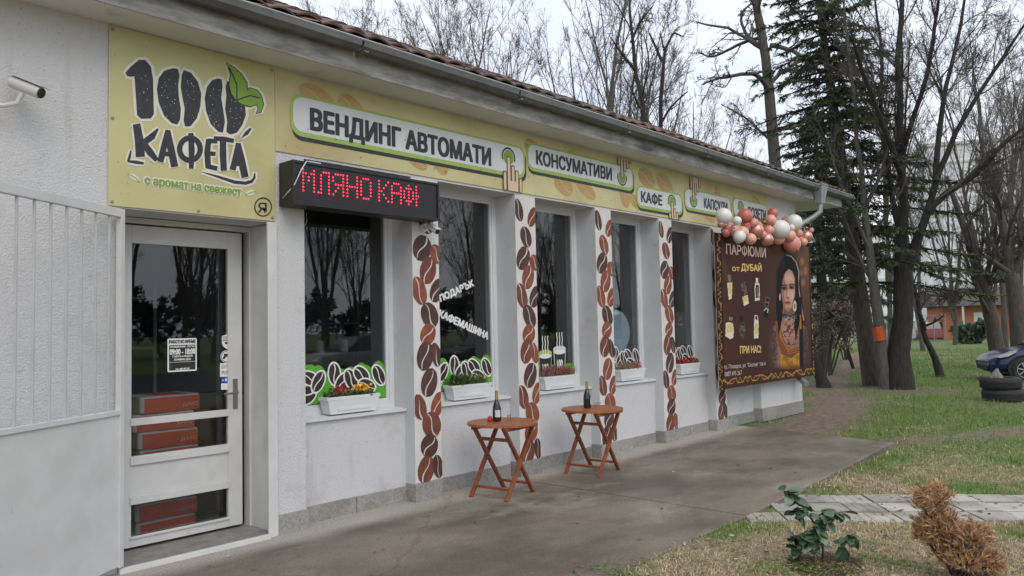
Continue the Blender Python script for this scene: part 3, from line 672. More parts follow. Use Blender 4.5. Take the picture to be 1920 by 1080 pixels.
decal('sticker_sheet', [[(414.5,719),(435.5,718.5),(435.5,730),(414.5,731)]], YD, M_WHITE_PRINT, st)
decal('blue_half', [[(414.5,707),(435.5,706.5),(435.5,718.3),(414.5,718.8)]], YD, pm('blue_print', (.01,.09,.42), rough=.5), st)
decal('card_logo', [ell(430,723,3,2.2,0,12), ell(432,727.5,2.4,1.2,0,10)], YD-.002, pm('red_print', (.42,.03,.02), rough=.5), st)
decal('white_mark', [[(422,709.5),(425.5,709.4),(425.5,715),(422,715.2)], [(417,712),(420,712),(420,714),(417,714)]], YD-.002, M_WHITE_PRINT, st)

# ------------------------------------------------------------------ window stickers
M_WGRN = pm('bright_green_sticker', (.10,.42,.025), (.085,.36,.02), scale=4, rough=.45)
M_WBRN = pm('dark_bean_sticker', (.030,.020,.018), (.045,.03,.026), scale=10, rough=.5)
def bean_sticker(i, label, green=True, cups=False):
    a, b = WB[i]; a += .09; b -= .09; z0 = .995; wd_ = b-a
    t = thing('window_sticker', ((a+b)/2, GP, z0), label, 'sticker', 'coffee bean window stickers')
    row = [(.05,.17,.060,.085,.9),(.13,.09,.075,.10,-1.1),(.16,.235,.055,.09,1.2),(.25,.20,.055,.10,-.5),(.42,.26,.060,.10,.1),(.50,.17,.06,.10,-.6),(.60,.20,.06,.10,.5),(.72,.235,.062,.10,.9),(.78,.13,.055,.10,1.25),(.92,.22,.060,.105,.55)]
    if green:
        top = []
        for x in np.linspace(a, b, 60):
            u = (x-a)/wd_; h = .10+max([0]+[.165+.02*math.sin(9*c[0])+c[1]*.35-((u-c[0])*wd_/.11)**2*.12 for c in row if abs(u-c[0])*wd_ < .12])*(.0 if cups else 1)
            top.append((x, z0+min(h, .36)))
        if cups: top = [(a, z0+.19), (b, z0+.19)]
        decal('green_ground', [[(a, z0)]+top+[(b, z0)]], GP, M_WGRN, t, px=False)
    if cups:
        for cxn, zt, w_ in ((.435, .335, .115), (.72, .375, .11)):
            x = a+cxn*wd_; 
            decal('cup_rim', [[(x-w_*.82, z0), (x+w_*.82, z0), (x+w_*1.12, z0+zt), (x-w_*1.12, z0+zt)], ell(x, z0+zt, w_*1.14, .042, 0, 20)], GP-.0015, M_GRN2 if cxn < .5 else M_PILL, t, px=False)
            decal('cup', [[(x-w_*.72, z0), (x+w_*.72, z0), (x+w_*.97, z0+zt-.05), (x-w_*.97, z0+zt-.05)]], GP-.003, M_DARK_PRINT, t, px=False)
            decal('cup_lid', [ell(x, z0+zt-.035, w_, .030, 0, 20)], GP-.0045, M_WHITE_PRINT, t, px=False)
            text_w('cup_lettering', '100', x-w_*.5, x+w_*.45, z0+zt-.24, z0+zt-.13, GP-.005, M_WHITE_PRINT, t, .04)
            for k in (-1, 0, 1):
                zz = np.linspace(0, .22, 12); decal('steam_line', [ribbon([(x+k*.05+.006*math.sin(z*60), z0+zt-.01+z) for z in zz], .014)], GP-.006, M_WHITE_PRINT, t, px=False)
    else:
        for k, (u, z, rx, rz, an) in enumerate(row):
            x = min(max(a+u*wd_, a+.055), b-.055)
            d = k*.0006
            decal('bean_rim', [clip_u(place2(ell(0, 0, rx+.016, rz+.016, 0, 20), x, z0+z, an), a, b)], GP-.0015-d, M_WHITE_PRINT, t, px=False)
            for h in [0]:
                decal('bean', [clip_u(place2(q, x, z0+z, an), a, b) for q in bean_halves(rx, rz, .10)], GP-.0020-d, M_WBRN, t, px=False)
bean_sticker(0, 'green sticker of outlined coffee beans along the bottom of the first window')
bean_sticker(1, 'green sticker of outlined coffee beans behind the yellow-green plants in the second window')
bean_sticker(2, 'green sticker with two steaming coffee cups on the third window', cups=True)
bean_sticker(3, 'outlined coffee bean sticker under the pale oval sign in the fourth window', green=False)
bean_sticker(4, 'outlined coffee bean sticker in the last window, above the red flowers', green=False)
gl = thing('gift_lettering', tuple(W(870,640,GP)), 'slanting white words stuck on the second window pane', 'lettering')
def slant(s, p, q, h):
    P, Q = W(*p, GP), W(*q, GP); v, f, sz = glyphs(s); dx, dzz = Q[0]-P[0], Q[2]-P[2]; ln = math.hypot(dx, dzz); ex = (dx/ln, dzz/ln); ez = (-ex[1], ex[0])
    mb = MB()
    for k, (sx_, sz_) in enumerate(((-.006,-.004),(.006,-.004),(-.006,.004),(.006,.004),(0,0))):
        mb.raw([(P[0]+sx_+a/sz[0]*dx+b/sz[1]*h*ez[0], GP-.001-.00012*k-.00004*q_, P[2]+sz_+a/sz[0]*dzz+b/sz[1]*h*ez[1]) for a, b, q_ in v], f)
    mb.build('lettering', M_WHITE_PRINT, gl)['kind'] = 'stuff'
slant('ПОДАРЪК', (827,568), (889,538), .085); slant('КАФЕМАШИНА', (822,594), (914,637), .085)
# things standing behind the glass
M_HEART = pm('pale_blue_board', (.42,.53,.62), (.36,.47,.56), scale=2, rough=.4)
hb = MB(); pts = ell(9.02, 1.53, .30, .33, 0, 26); pts = [(x+(.0 if z > 1.5 else -(1.5-z)*.25), z) for x, z in pts]
hb.raw([(x, 6.22, z) for x, z in pts]+[(x, 6.235, z) for x, z in pts], [tuple(range(26)), tuple(range(26, 52))[::-1]]+[(k, 26+k, 26+(k+1) % 26, (k+1) % 26) for k in range(26)])
ht = thing('oval_sign', (9.02, 6.23, .95), 'pale blue rounded board standing behind the fourth window', 'sign'); hb.build('board', M_HEART, ht); MB().box(8.9,9.1,6.24,6.25,.95,1.4).build('support', M_FRAME, ht)
mt_ = thing('coffee_poster', (10.55, 6.2, 1.0), 'dark grey coffee poster leaning in the last window', 'poster')
MB().box(10.2, 10.84, 6.20, 6.212, 1.0, 1.83).build('poster_sheet', pm('dark_grey_poster', (.075,.08,.082), (.06,.062,.065), scale=3, rough=.6), mt_)
decal('mark', [ribbon([(10.66,1.70),(10.69,1.77),(10.72,1.70)], .012)], 6.198, M_WHITE_PRINT, mt_, px=False); text_w('lettering', 'кафе', 10.62, 10.76, 1.62, 1.66, 6.198, M_WHITE_PRINT, mt_)
# dim furniture inside
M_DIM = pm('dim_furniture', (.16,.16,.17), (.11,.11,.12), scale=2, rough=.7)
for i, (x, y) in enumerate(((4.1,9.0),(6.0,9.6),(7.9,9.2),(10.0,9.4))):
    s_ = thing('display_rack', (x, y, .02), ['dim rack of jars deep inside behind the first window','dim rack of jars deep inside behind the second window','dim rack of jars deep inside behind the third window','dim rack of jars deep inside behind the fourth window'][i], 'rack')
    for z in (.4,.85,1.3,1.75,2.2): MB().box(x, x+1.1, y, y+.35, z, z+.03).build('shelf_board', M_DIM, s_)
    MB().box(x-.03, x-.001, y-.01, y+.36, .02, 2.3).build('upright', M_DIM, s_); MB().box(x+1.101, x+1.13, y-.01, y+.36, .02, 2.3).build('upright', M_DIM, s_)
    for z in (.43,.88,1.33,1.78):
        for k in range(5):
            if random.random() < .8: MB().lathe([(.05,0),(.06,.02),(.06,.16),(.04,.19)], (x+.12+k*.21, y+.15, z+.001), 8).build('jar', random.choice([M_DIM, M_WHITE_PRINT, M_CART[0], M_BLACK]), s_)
# ------------------------------------------------------------------ perfume poster: a flat print, painted point by point
YP = 5.585
P_TL, P_BR = W(1341,440,YP), W(1529,705,YP)
px0, px1, pz0, pz1 = 10.70, 14.40, .655, 3.02
def S(a, lo, hi): return np.clip((a-lo)/(hi-lo), 0, 1)
def blob(x, y, cx, cy, rx, ry, soft=.25, an=0.0):
    c, s = math.cos(an), math.sin(an); dx, dy = x-cx, y-cy; u, v = (dx*c+dy*s)/rx, (-dx*s+dy*c)/ry
    return 1-S(np.sqrt(u*u+v*v), 1-soft, 1+soft)
def stroke(x, y, pts, w, soft=.6):
    best = np.full(x.shape, 1e9)
    for (ax, ay), (bx, by) in zip(pts[:-1], pts[1:]):
        t = np.clip(((x-ax)*(bx-ax)+(y-ay)*(by-ay))/((bx-ax)**2+(by-ay)**2+1e-9), 0, 1)
        best = np.minimum(best, np.hypot(x-ax-t*(bx-ax), y-ay-t*(by-ay)))
    return 1-S(best, w/2-soft/2, w/2+soft/2)
def poly(x, y, pts):
    ins = np.zeros(x.shape, bool); n = len(pts)
    for i in range(n):
        (ax, ay), (bx, by) = pts[i], pts[(i+1) % n]
        c = ((ay > y) != (by > y)) & (x < (bx-ax)*(y-ay)/(by-ay+1e-12)+ax); ins ^= c
    return ins.astype(float)
def vnoise(x, y, seed=0):
    r = np.random.default_rng(seed); T = r.random((64, 64)); xi, yi = np.floor(x).astype(int), np.floor(y).astype(int); fx, fy = x-xi, y-yi
    fx, fy = fx*fx*(3-2*fx), fy*fy*(3-2*fy); g = lambda a, b: T[a % 64, b % 64]
    return (g(xi, yi)*(1-fx)+g(xi+1, yi)*fx)*(1-fy)+(g(xi, yi+1)*(1-fx)+g(xi+1, yi+1)*fx)*fy
def fbm(x, y, seed=0, o=4):
    s, a, t = 0, 1, 0
    for k in range(o): s = s+a*vnoise(x*2**k+17*k, y*2**k+5*k, seed+k); t += a; a *= .5
    return s/t
NX, NZ = 260, 330
gx_, gz_ = np.meshgrid(np.linspace(px0, px1, NX), np.linspace(pz0, pz1, NZ))
# even steps across the sheet; the artwork is laid out in the photograph's own measure
V = np.stack([gx_.ravel(), np.full(gx_.size, YP), gz_.ravel()], 1); x, y = to_px(V)
C = np.zeros((len(V), 3)); C[:] = (70, 46, 40)
def paint(c, a):
    global C
    a = a[:, None]; C = C*(1-a)+np.array(c, float)*a
paint((92, 72, 62), .7*S(x, 1420, 1500)*S(640-y, 0, 160)); paint((120, 84, 66), .55*blob(x, y, 1512, 500, 26, 70, .8)); paint((84, 50, 42), .5*blob(x, y, 1350, 640, 26, 130, .9))
for a, b in ((1504,490),(1500,512),(1510,508),(1506,530)): paint((176,128,92), .55*blob(x, y, a, b, 4, 7, .3))
paint((96, 70, 62), .5*stroke(x, y, [(1345,470),(1372,540)], 8, 8))
# the woman
paint((30, 26, 27), blob(x, y, 1479, 523, 21.5, 46, .12)); paint((58,48,46), .6*stroke(x, y, [(1470,492),(1464,515),(1461,550)], 2.5, 2.5)); paint((64,52,48), .6*stroke(x, y, [(1486,490),(1494,512),(1495,545)], 2.5, 2.5)); paint((30, 26, 27), blob(x, y, 1466, 560, 9, 52, .2, -.1)); paint((26, 22, 23), blob(x, y, 1496, 590, 10, 80, .2, -.06))
paint((205, 190, 176), .8*stroke(x, y, [(1474,478),(1484,481),(1493,492),(1498,510),(1497,535),(1501,565),(1507,600)], 1.8)) 
paint((146, 104, 90), poly(x, y, [(1470,578),(1489,578),(1491,600),(1512,614),(1517,640),(1505,690),(1450,690),(1446,640),(1450,612),(1468,600)]))
paint((186, 136, 116), .8*blob(x, y, 1478, 622, 16, 22, .6)); paint((92, 68, 64), .75*blob(x, y, 1449, 655, 8, 42, .3)); paint((80, 62, 60), .8*blob(x, y, 1511, 655, 8, 46, .3))
tat = fbm(x*.35, y*.35, 11); paint((66, 56, 58), .85*S(tat, .5, .56)*np.maximum(np.maximum(blob(x, y, 1481, 628, 15, 26, .3), blob(x, y, 1449, 655, 9, 44, .2)), blob(x, y, 1511, 655, 9, 46, .2)))
paint((34, 29, 30), stroke(x, y, [(1499,560),(1502,620),(1503,692)], 7, 2)); paint((30,26,27), .9*stroke(x, y, [(1462,520),(1460,560),(1464,592)], 6, 2))
paint((122, 74, 42), poly(x, y, [(1453,602),(1461,600),(1468,632),(1479,655),(1498,648),(1499,662),(1484,672),(1466,664),(1458,640)]))
for d in (0, 5, 10): paint((176, 112, 64), .8*stroke(x, y, [(1456+d*.5,604+d),(1463+d*.5,634+d*.5),(1479,656+d*.7),(1498,649+d)], 1.5))
paint((190, 136, 44), .95*poly(x, y, [(1464,664),(1482,673),(1499,660),(1499,692),(1463,692)])); paint((120, 84, 36), .6*S(fbm(x*.2, y*.1, 5), .5, .6)*poly(x, y, [(1464,668),(1499,664),(1499,692),(1463,692)]))
paint((206, 140, 60), .8*stroke(x, y, [(1500,592),(1501,615)], 4, 2))
paint((30, 26, 27), poly(x, y, [(1458,520),(1470,500),(1488,500),(1497,525),(1500,600),(1492,640),(1488,600),(1466,600),(1460,630),(1455,580)]))
paint((150, 108, 92), poly(x, y, [(1469,570),(1488,570),(1490,604),(1466,604)])); paint((104,72,64), .8*poly(x, y, [(1469,578),(1488,578),(1487,590),(1470,590)]))
paint((186, 142, 124), poly(x, y, [(1465,528),(1468,514),(1473,507),(1479,504),(1485,507),(1489.5,516),(1491,530),(1490.5,548),(1488,563),(1484.5,575),(1480,583),(1476.5,585),(1472.5,580),(1468,568),(1465.2,552),(1464,540)]))
paint((140, 94, 80), .7*poly(x, y, [(1464,540),(1465,526),(1470,512),(1472,530),(1470,552),(1473,574),(1472.5,580),(1468,568),(1465.2,552)])); paint((30,26,27), .9*stroke(x, y, [(1479,502),(1471,510),(1466,524),(1463.5,545)], 3.4, 1.6)); paint((30,26,27), .9*stroke(x, y, [(1479,502),(1487,508),(1491.5,522),(1492.5,548)], 3.2, 1.6)); paint((216, 172, 150), .6*blob(x, y, 1481, 522, 8, 7, .6)); paint((222, 176, 154), .6*blob(x, y, 1485, 553, 5, 9, .6))
paint((128, 84, 74), .6*blob(x, y, 1478, 584, 10, 6, .5))
for ex, ey in ((1471.0, 540.5), (1484.5, 539)):
    paint((110, 72, 64), .75*blob(x, y, ex, ey-1, 5, 5, .5)); paint((20, 16, 16), .95*blob(x, y, ex, ey, 4.0, 2.3, .25)); paint((40, 28, 26), .9*stroke(x, y, [(ex-4.6, ey-4.8), (ex+.5, ey-6.6), (ex+4.8, ey-5.0)], 1.9)); paint((200,190,180), .6*blob(x, y, ex+1.2, ey, .7, .7, .4))
paint((146, 98, 84), .8*stroke(x, y, [(1476.5,541),(1475,556)], 1.8)); paint((104, 64, 56), .8*blob(x, y, 1476.5, 558.5, 3.2, 1.5, .4)); paint((230,190,170), .6*stroke(x, y, [(1478.5,545),(1478,555)], 1.3))
paint((150, 70, 66), blob(x, y, 1476.8, 567.8, 5.2, 3.0, .25)); paint((76, 32, 34), .9*stroke(x, y, [(1472,567),(1476,566.5),(1481,567)], 1.0)); paint((184,104,98), .6*blob(x, y, 1476.5, 569.4, 3, .9, .4))
paint((52, 48, 50), stroke(x, y, [(1470,592),(1480,596),(1490,592)], 8, 2)); paint((190, 186, 182), .7*S(fbm(x*.6, y*.5, 3), .52, .6)*stroke(x, y, [(1472,594),(1480,600),(1489,595)], 9, 3))
paint((208, 198, 188), blob(x, y, 1490.3, 574, 3.2, 10.5, .15)); paint((70, 60, 58), .8*blob(x, y, 1490.3, 574, 1.4, 5, .2)); paint((190,180,172), blob(x, y, 1462.5, 557, 1.4, 7, .2))
paint((70, 46, 40), S(y, 680, 697)*S(x, 1436, 1444))
# perfume bottles
cr, ye, dk, gy = (214,206,188), (206,186,110), (30,26,26), (128,118,112)
def bt(pts, c, a=1.0): paint(c, a*poly(x, y, pts))
bt([(1363.5,530),(1373,530),(1372,560),(1366.5,562)], cr); bt([(1365,532),(1371.6,532),(1371,552),(1367,552)], ye); bt([(1364,516),(1370,514),(1371,529),(1366,529)], gy, .8)
bt([(1389,531),(1396,527),(1402,552),(1394,556)], gy, .7); bt([(1392,557),(1402,553),(1404,569),(1395,574)], cr); bt([(1393,558),(1401,555),(1402,564),(1394,566)], ye); paint(dk, .7*S(fbm(x*.5,y*.5,2),.5,.55)*poly(x,y,[(1389,531),(1396,527),(1402,552),(1394,556)]))
bt([(1415,531),(1424,531),(1424.5,563),(1415.5,564.5)], cr); bt([(1416.6,534),(1422.6,534),(1422.8,558),(1416.8,559)], dk); bt([(1416.8,521),(1421.6,521),(1421.8,530),(1417,530)], cr); bt([(1418.4,538),(1420.8,538),(1421,556),(1418.6,556)], gy)
bt([(1361,606),(1366,604),(1374,606),(1376,618),(1375,633),(1369,636),(1360,630)], cr); bt([(1363,608),(1373,608),(1374,622),(1362,624)], ye); bt([(1367,594),(1374,595),(1373,602),(1367,600)], gy)
bt([(1387,592),(1393,592),(1393,606),(1387,606)], dk, .8); paint((150,140,132), .6*S(fbm(x*.6,y*.6,8),.5,.58)*blob(x, y, 1392, 618, 6, 16, .2))
bt([(1414,601),(1422.5,601),(1422,634),(1413.5,635)], cr); bt([(1415,607),(1421.5,607),(1421,626),(1414.6,627)], ye); bt([(1414.6,591),(1420.6,591),(1421.5,601),(1414.4,601)], cr); bt([(1416.2,593),(1419.6,593),(1419.6,599),(1416.2,599)], dk)
bt([(1436,556),(1443,558),(1441,576),(1433,574)], gy, .7); bt([(1437,558),(1442,560),(1441,566),(1436,565)], dk); bt([(1435,568),(1441,569),(1440,574),(1434,573)], dk); bt([(1433,580),(1441,582),(1439,596),(1432,594)], dk); paint((220,214,208), .8*stroke(x, y, [(1433,582),(1436,578),(1440,580),(1439,586)], 2))
# golden scrollwork border
gold = (188,146,74)
def squig(t, c, seed): return c + 2.6*np.sin(t*.55+2*np.sin(t*.21+seed)) , 0
for base, vert, lo, hi in ((1348.2, True, 445, 722), (1522.6, True, 470, 702)):
    t = y; off = (y-445)*.018 if base < 1400 else (y-470)*.028
    ctr = base-2+off+2.4*np.sin(t*.42+2.2*np.sin(t*.17)); paint((44,30,28), .7*(np.abs(x-base-off+1) < 6))
    for ph in (0, 2.1):
        cc = base-1+off+2.6*np.sin(t*.42+ph+2.2*np.sin(t*.17+ph)); paint(gold, (1-S(np.abs(x-cc), .3, 1.0))*(S(np.sin(t*.31+ph), -.5, -.2)))
t = x; bb = 721-(x-1352)*.127
for ph in (0, 2.0, 4.1):
    cc = bb-4+4.6*np.sin(t*.40+ph+2.4*np.sin(t*.13+ph)); paint(gold, (1-S(np.abs(y-cc), .5, 1.2))*S(np.sin(t*.23+ph), -.6, -.3)*S(x, 1352, 1356))
i_ = np.arange(NX*NZ).reshape(NZ, NX); Q = np.stack([i_[:-1, :-1], i_[:-1, 1:], i_[1:, 1:], i_[1:, :-1]], -1).reshape(-1, 4)
C = np.clip(C, 0, 255)/255; Cl = np.where(C <= .04045, C/12.92, ((C+.055)/1.055)**2.4)*1.0
M_POSTER = pm('printed_vinyl', (1,1,1), rough=.6, vcol=True, bump=.06, bscale=2.5, spec=.08)
pt = thing('perfume_banner', (12.5, YP, .655), 'brown perfume banner with a dark-haired woman and gold border hanging at the corner', 'banner')
o0 = OFF[pt.name]; add('printed_face', np_mesh('printed_face', V-o0, Q, vcol=np.clip(Cl, 0, .9)), M_POSTER, pt)
MB().box(px0, px1, YP+.002, YP+.006, pz0, pz1).build('vinyl_backing', M_WHITE_PRINT, pt)
M_PINKT = pm('rose_gold_print', (.62,.42,.36), rough=.5); M_GOLDT = pm('gold_print', (.72,.50,.18), rough=.5); M_PALET = pm('pale_print', (.62,.56,.52), rough=.5)
text_px('lettering', 'ПАРФЮМИ', (1362,477), (1436,484), (1363,456), YP-.003, M_PINKT, pt, .03)
text_px('lettering', 'от', (1373,508), (1387,509), (1373,500), YP-.003, M_GOLDT, pt, .04)
text_px('lettering', 'ДУБАЙ', (1390,509.5), (1428,511), (1390,491), YP-.003, M_GOLDT, pt, .04)
text_px('lettering', 'ПРИ НАС!', (1388,663), (1427,661), (1388,649), YP-.003, M_GOLDT, pt, .04)
text_px('lettering', 'гр. Пловдив, ул. "Скопие" 106 А', (1358,694), (1436,687), (1358,684), YP-.003, M_PALET, pt, .0)
text_px('lettering', '0887 695 267', (1359,706), (1391,702.5), (1359,697.5), YP-.003, M_PALET, pt, .0)
MB().tube([(px0,YP+.012,pz1-.004),(px1,YP+.012,pz1-.004)], .010, 8).build('hanging_rod', M_STEEL, pt)
for xx in (10.95, 12.9, 14.1): MB().bar((xx, YP+.02, pz1-.004), (xx, PN if 11.28 < xx < 12.52 else FR, pz1+.02), .012, .012).build('wall_hook', M_STEEL, pt)

# ------------------------------------------------------------------ balloon garland along its top
def bal(name, c, rough, metal=0, coat=.4): return pm(name, c, rough=rough, metal=metal, coat=coat)
BM = {'w': bal('white_balloon', (.78,.76,.74), .35), 'p': bal('pink_balloon', (.74,.30,.25), .35), 'c': bal('chrome_rose_balloon', (.74,.36,.29), .22, .6), 'd': bal('deep_rose_balloon', (.55,.17,.14), .35), 'o': bal('coral_balloon', (.80,.40,.30), .35)}
tr_ = glass_mat('clear_balloon', (.90,.72,.68), 1.35, 1.6)
BM['t'] = tr_
gar = thing('balloon_garland', (12.5, 5.45, 2.9), 'garland of white, pink and rose gold balloons along the top of the perfume banner', 'garland')
_sp = MB(); prof = [(math.sin(t)*(1-.10*S(t, 2.2, 3.1)), -math.cos(t)*(1.0)) for t in np.linspace(.06, math.pi-.02, 13)]
prof = [(max(r_, .02), -z_) for r_, z_ in prof][::-1]; prof = [(.09,-1.13),(.03,-1.06)]+prof
me_b = None
BL = [(1357,405,15,'w'),(1382,414,8.5,'w'),(1397,405,14,'d'),(1398,414,11,'t'),(1366,426,12,'d'),(1375,432,11,'c'),(1391,437,13,'o'),(1386,444,12,'w'),(1418,432,14,'c'),(1407,448,11,'o'),(1432,420,11,'t'),(1445,412,10,'o'),(1449,400,10,'d'),
      (1463,430,18,'w'),(1438,449,12,'c'),(1459,447,12,'o'),(1481,442,11,'o'),(1489,417,15,'w'),(1484,427,6,'w'),(1497,438,8,'p'),(1511,444,12,'c'),(1484,457,17,'p'),(1494,452,10,'d'),(1510,422,10,'t'),(1521,432,5,'p'),(1352,420,7,'c'),(1430,440,8,'p'),(1472,416,9,'d'),(1413,418,9,'p'),(1442,432,9,'p'),(1506,454,8,'o'),(1361,437,8,'d')]
BL += [(1370+i*13+random.uniform(-4,4), 424+i*1.9+random.uniform(-9,9), random.uniform(6,9.5), random.choice('popcd')) for i in range(12)]
for k, (bx, by, br, kk) in enumerate(BL):
    Yk = 5.44+(.10 if kk in 'dt' else 0)+(.10 if k > 31 else 0)-(.09 if kk == 'w' else 0)+random.uniform(-.04, .04)
    c_ = W(bx, by, Yk); dist = float((c_-CAM)@_f); R = 1.0*br/FPX*dist
    if me_b is None:
        ob_ = MB().lathe(prof, (0,0,0), 20); me_b = {}
    if kk not in me_b:
        m_ = bpy.data.meshes.new('balloon'); m_.from_pydata(ob_.v, [], ob_.f); m_.shade_smooth(); m_.materials.append(BM[kk]); me_b[kk] = m_
    b_ = bpy.data.objects.new('balloon', me_b[kk]); col.objects.link(b_); b_.parent = gar; b_.location = c_-OFF[gar.name]; b_.scale = (R, R, R*1.04)
    b_.rotation_euler = (random.uniform(-1.2, -.1), random.uniform(-.6, .6), random.uniform(0, 6))
MB().tube([W(1345,418,5.52),W(1400,428,5.52),W(1460,436,5.52),W(1520,440,5.52)], .008, 6).build('string', M_FRAME, gar)

# ------------------------------------------------------------------ folding tables
M_WOOD = pm('oiled_red_wood', (.36,.125,.045), (.27,.08,.03), scale=5, rough=.42, bump=.15, bscale=30, stretch=(1,7,7), c3=(.42,.18,.07), s3=3, r3=(.55,.75))
M_WOODD = pm('red_brown_leg_wood', (.28,.085,.034), (.19,.052,.022), scale=6, rough=.45, stretch=(3,3,1), bump=.1, bscale=30)
def make_table(loc, rz, label):
    t = thing('folding_table', loc, label, 'table', 'round folding tables', rz); R, H, th = .350, .72, .022
    R2 = R-.045; n = 7; wv = 2*R2/n
    for k in range(n):
        a, b = -R2+k*wv+.002, -R2+(k+1)*wv-.002; pts = []
        for yy in np.linspace(a, b, 6): pts.append((math.sqrt(max(0, (R2-.002)**2-yy*yy)), yy))
        pts = pts+[(-x_, y_) for x_, y_ in pts[::-1]]; mb = MB(); q = len(pts)
        mb.raw([(x_, y_, H-th) for x_, y_ in pts]+[(x_, y_, H-.001) for x_, y_ in pts], [tuple(range(q))[::-1], tuple(range(q, 2*q))]+[(i, (i+1) % q, q+(i+1) % q, q+i) for i in range(q)])
        mb.build('top_slat', M_WOOD, t, local=True)
    mb = MB(); k = 40
    for r_, z_ in ((R2, H-.026), (R, H-.026), (R, H-.003), (R-.004, H), (R2, H)): mb.v += [(r_*math.cos(2*math.pi*j/k), r_*math.sin(2*math.pi*j/k), z_) for j in range(k)]
    for i in range(5):
        for j in range(k): mb.f.append((i*k+j, i*k+(j+1) % k, ((i+1) % 5)*k+(j+1) % k, ((i+1) % 5)*k+j))
    mb.build('top_rim', M_WOOD, t, local=True, smooth=2)
    for y_ in (-.20, .20): MB().box(-.27, .27, y_-.045, y_-.015 if y_ < 0 else y_-.015, H-.062, H-.027).build('batten', M_WOODD, t, local=True)
    for s_, yo in ((1, .215), (-1, .180)):
        for y_ in (-yo, yo):
            MB().bar((-s_*.255, y_, .0), (s_*.235, y_, H-.03), .026, .042, up=(0,1,0)).build('leg', M_WOODD, t, local=True, bevel=.003)
        fz = .10; fx = -s_*(.255-.49*fz/.69)
        MB().bar((fx, -yo+.013, fz), (fx, yo-.013, fz), .040, .022).build('stretcher', M_WOODD, t, local=True, bevel=.002)
        if s_ < 0:
            fz = .56; fx = -s_*(.255-.49*fz/.69); MB().bar((fx, -yo+.013, fz), (fx, yo-.013, fz), .036, .03).build('stretcher', M_WOODD, t, local=True, bevel=.002)
    for y_ in (-.2, .2): MB().tube([(-.01, y_-.032, .355), (-.01, y_+.032, .355)], .007, 8).build('pivot_bolt', M_STEEL, t, local=True)
    return t
make_table((5.69, 5.335, 0), .12, 'round folding wooden table with bottle and red candle, nearest the entrance door')
make_table((7.165, 5.32, 0), .10, 'round folding wooden table with a lone bottle, standing farther from the door')
M_BOT = pm('dark_green_bottle_glass', (.006,.009,.006), rough=.08, coat=.6); M_FOIL = pm('gold_foil', (.52,.38,.17), (.42,.30,.13), scale=60, rough=.35, metal=.7, bump=.4, bscale=90); M_LABEL = pm('bottle_label', (.62,.61,.58), (.5,.5,.48), scale=40, rough=.6)
def bottle(loc, label, lab_r):
    t = thing('sparkling_bottle', loc, label, 'bottle', 'bottles on the folding tables', lab_r); s = .97
    MB().lathe([(.02,0.0),(.041,.003),(.044,.012),(.0445,.10),(.042,.14),(.030,.18),(.020,.205),(.0165,.22)], (0,0,0), 22).build('bottle_body', M_BOT, t, local=True, smooth=2)
    MB().lathe([(.0172,.218),(.0175,.235),(.0165,.27),(.0185,.285),(.0185,.30),(.014,.305)], (0,0,0), 16).build('foil_cap', M_FOIL, t, local=True, smooth=2)
    mb = MB()
    for i in range(9):
        a = -1.9+i*.16; mb.v += [(.0452*math.cos(a), .0452*math.sin(a), .045), (.0452*math.cos(a), .0452*math.sin(a), .115)]
    mb.f = [(2*i, 2*i+2, 2*i+3, 2*i+1) for i in range(8)]; mb.build('paper_label', M_LABEL, t, local=True, smooth=True)
bottle((5.66, 5.38, .7205), 'dark sparkling wine bottle on the nearer table beside a red candle', -.9)
bottle((7.13, 5.36, .7205), 'dark sparkling wine bottle on the farther table', .35)
M_TUMB = glass_mat('tumbler_glass', (.93,.94,.93), 1.45, 1.6)
def tumbler(loc, label):
    t = thing('shot_glass', loc, label, 'glass', 'small glasses on the tables')
    MB().lathe([(.016,0),(.018,.001),(.023,.062),(.0215,.062),(.0165,.012),(.002,.010)], (0,0,0), 14).build('glass_body', M_TUMB, t, local=True, smooth=2)
tumbler((5.75,5.30,.7205), 'small clear glass nearest the bottle on the nearer table'); tumbler((5.80,5.345,.7205), 'small clear glass at the right on the nearer table')
tumbler((7.23,5.32,.7205), 'small clear glass left of two on the farther table'); tumbler((7.285,5.31,.7205), 'small clear glass right of two on the farther table')
cn = thing('red_candle', (5.62,5.44,.7205), 'small red candle left of the bottle on the nearer table', 'candle')
M_RED = pm('red_wax', (.55,.02,.03), rough=.35, coat=.4)
MB().lathe([(.02,0),(.024,.004),(.026,.02),(.018,.03),(.021,.04),(.016,.05),(.004,.054)], (0,0,0), 14).build('candle_body', M_RED, cn, local=True, smooth=2)
MB().tube([(0,0,.054),(0,0,.066)], .002, 5).build('wick', M_BLACK, cn, local=True)

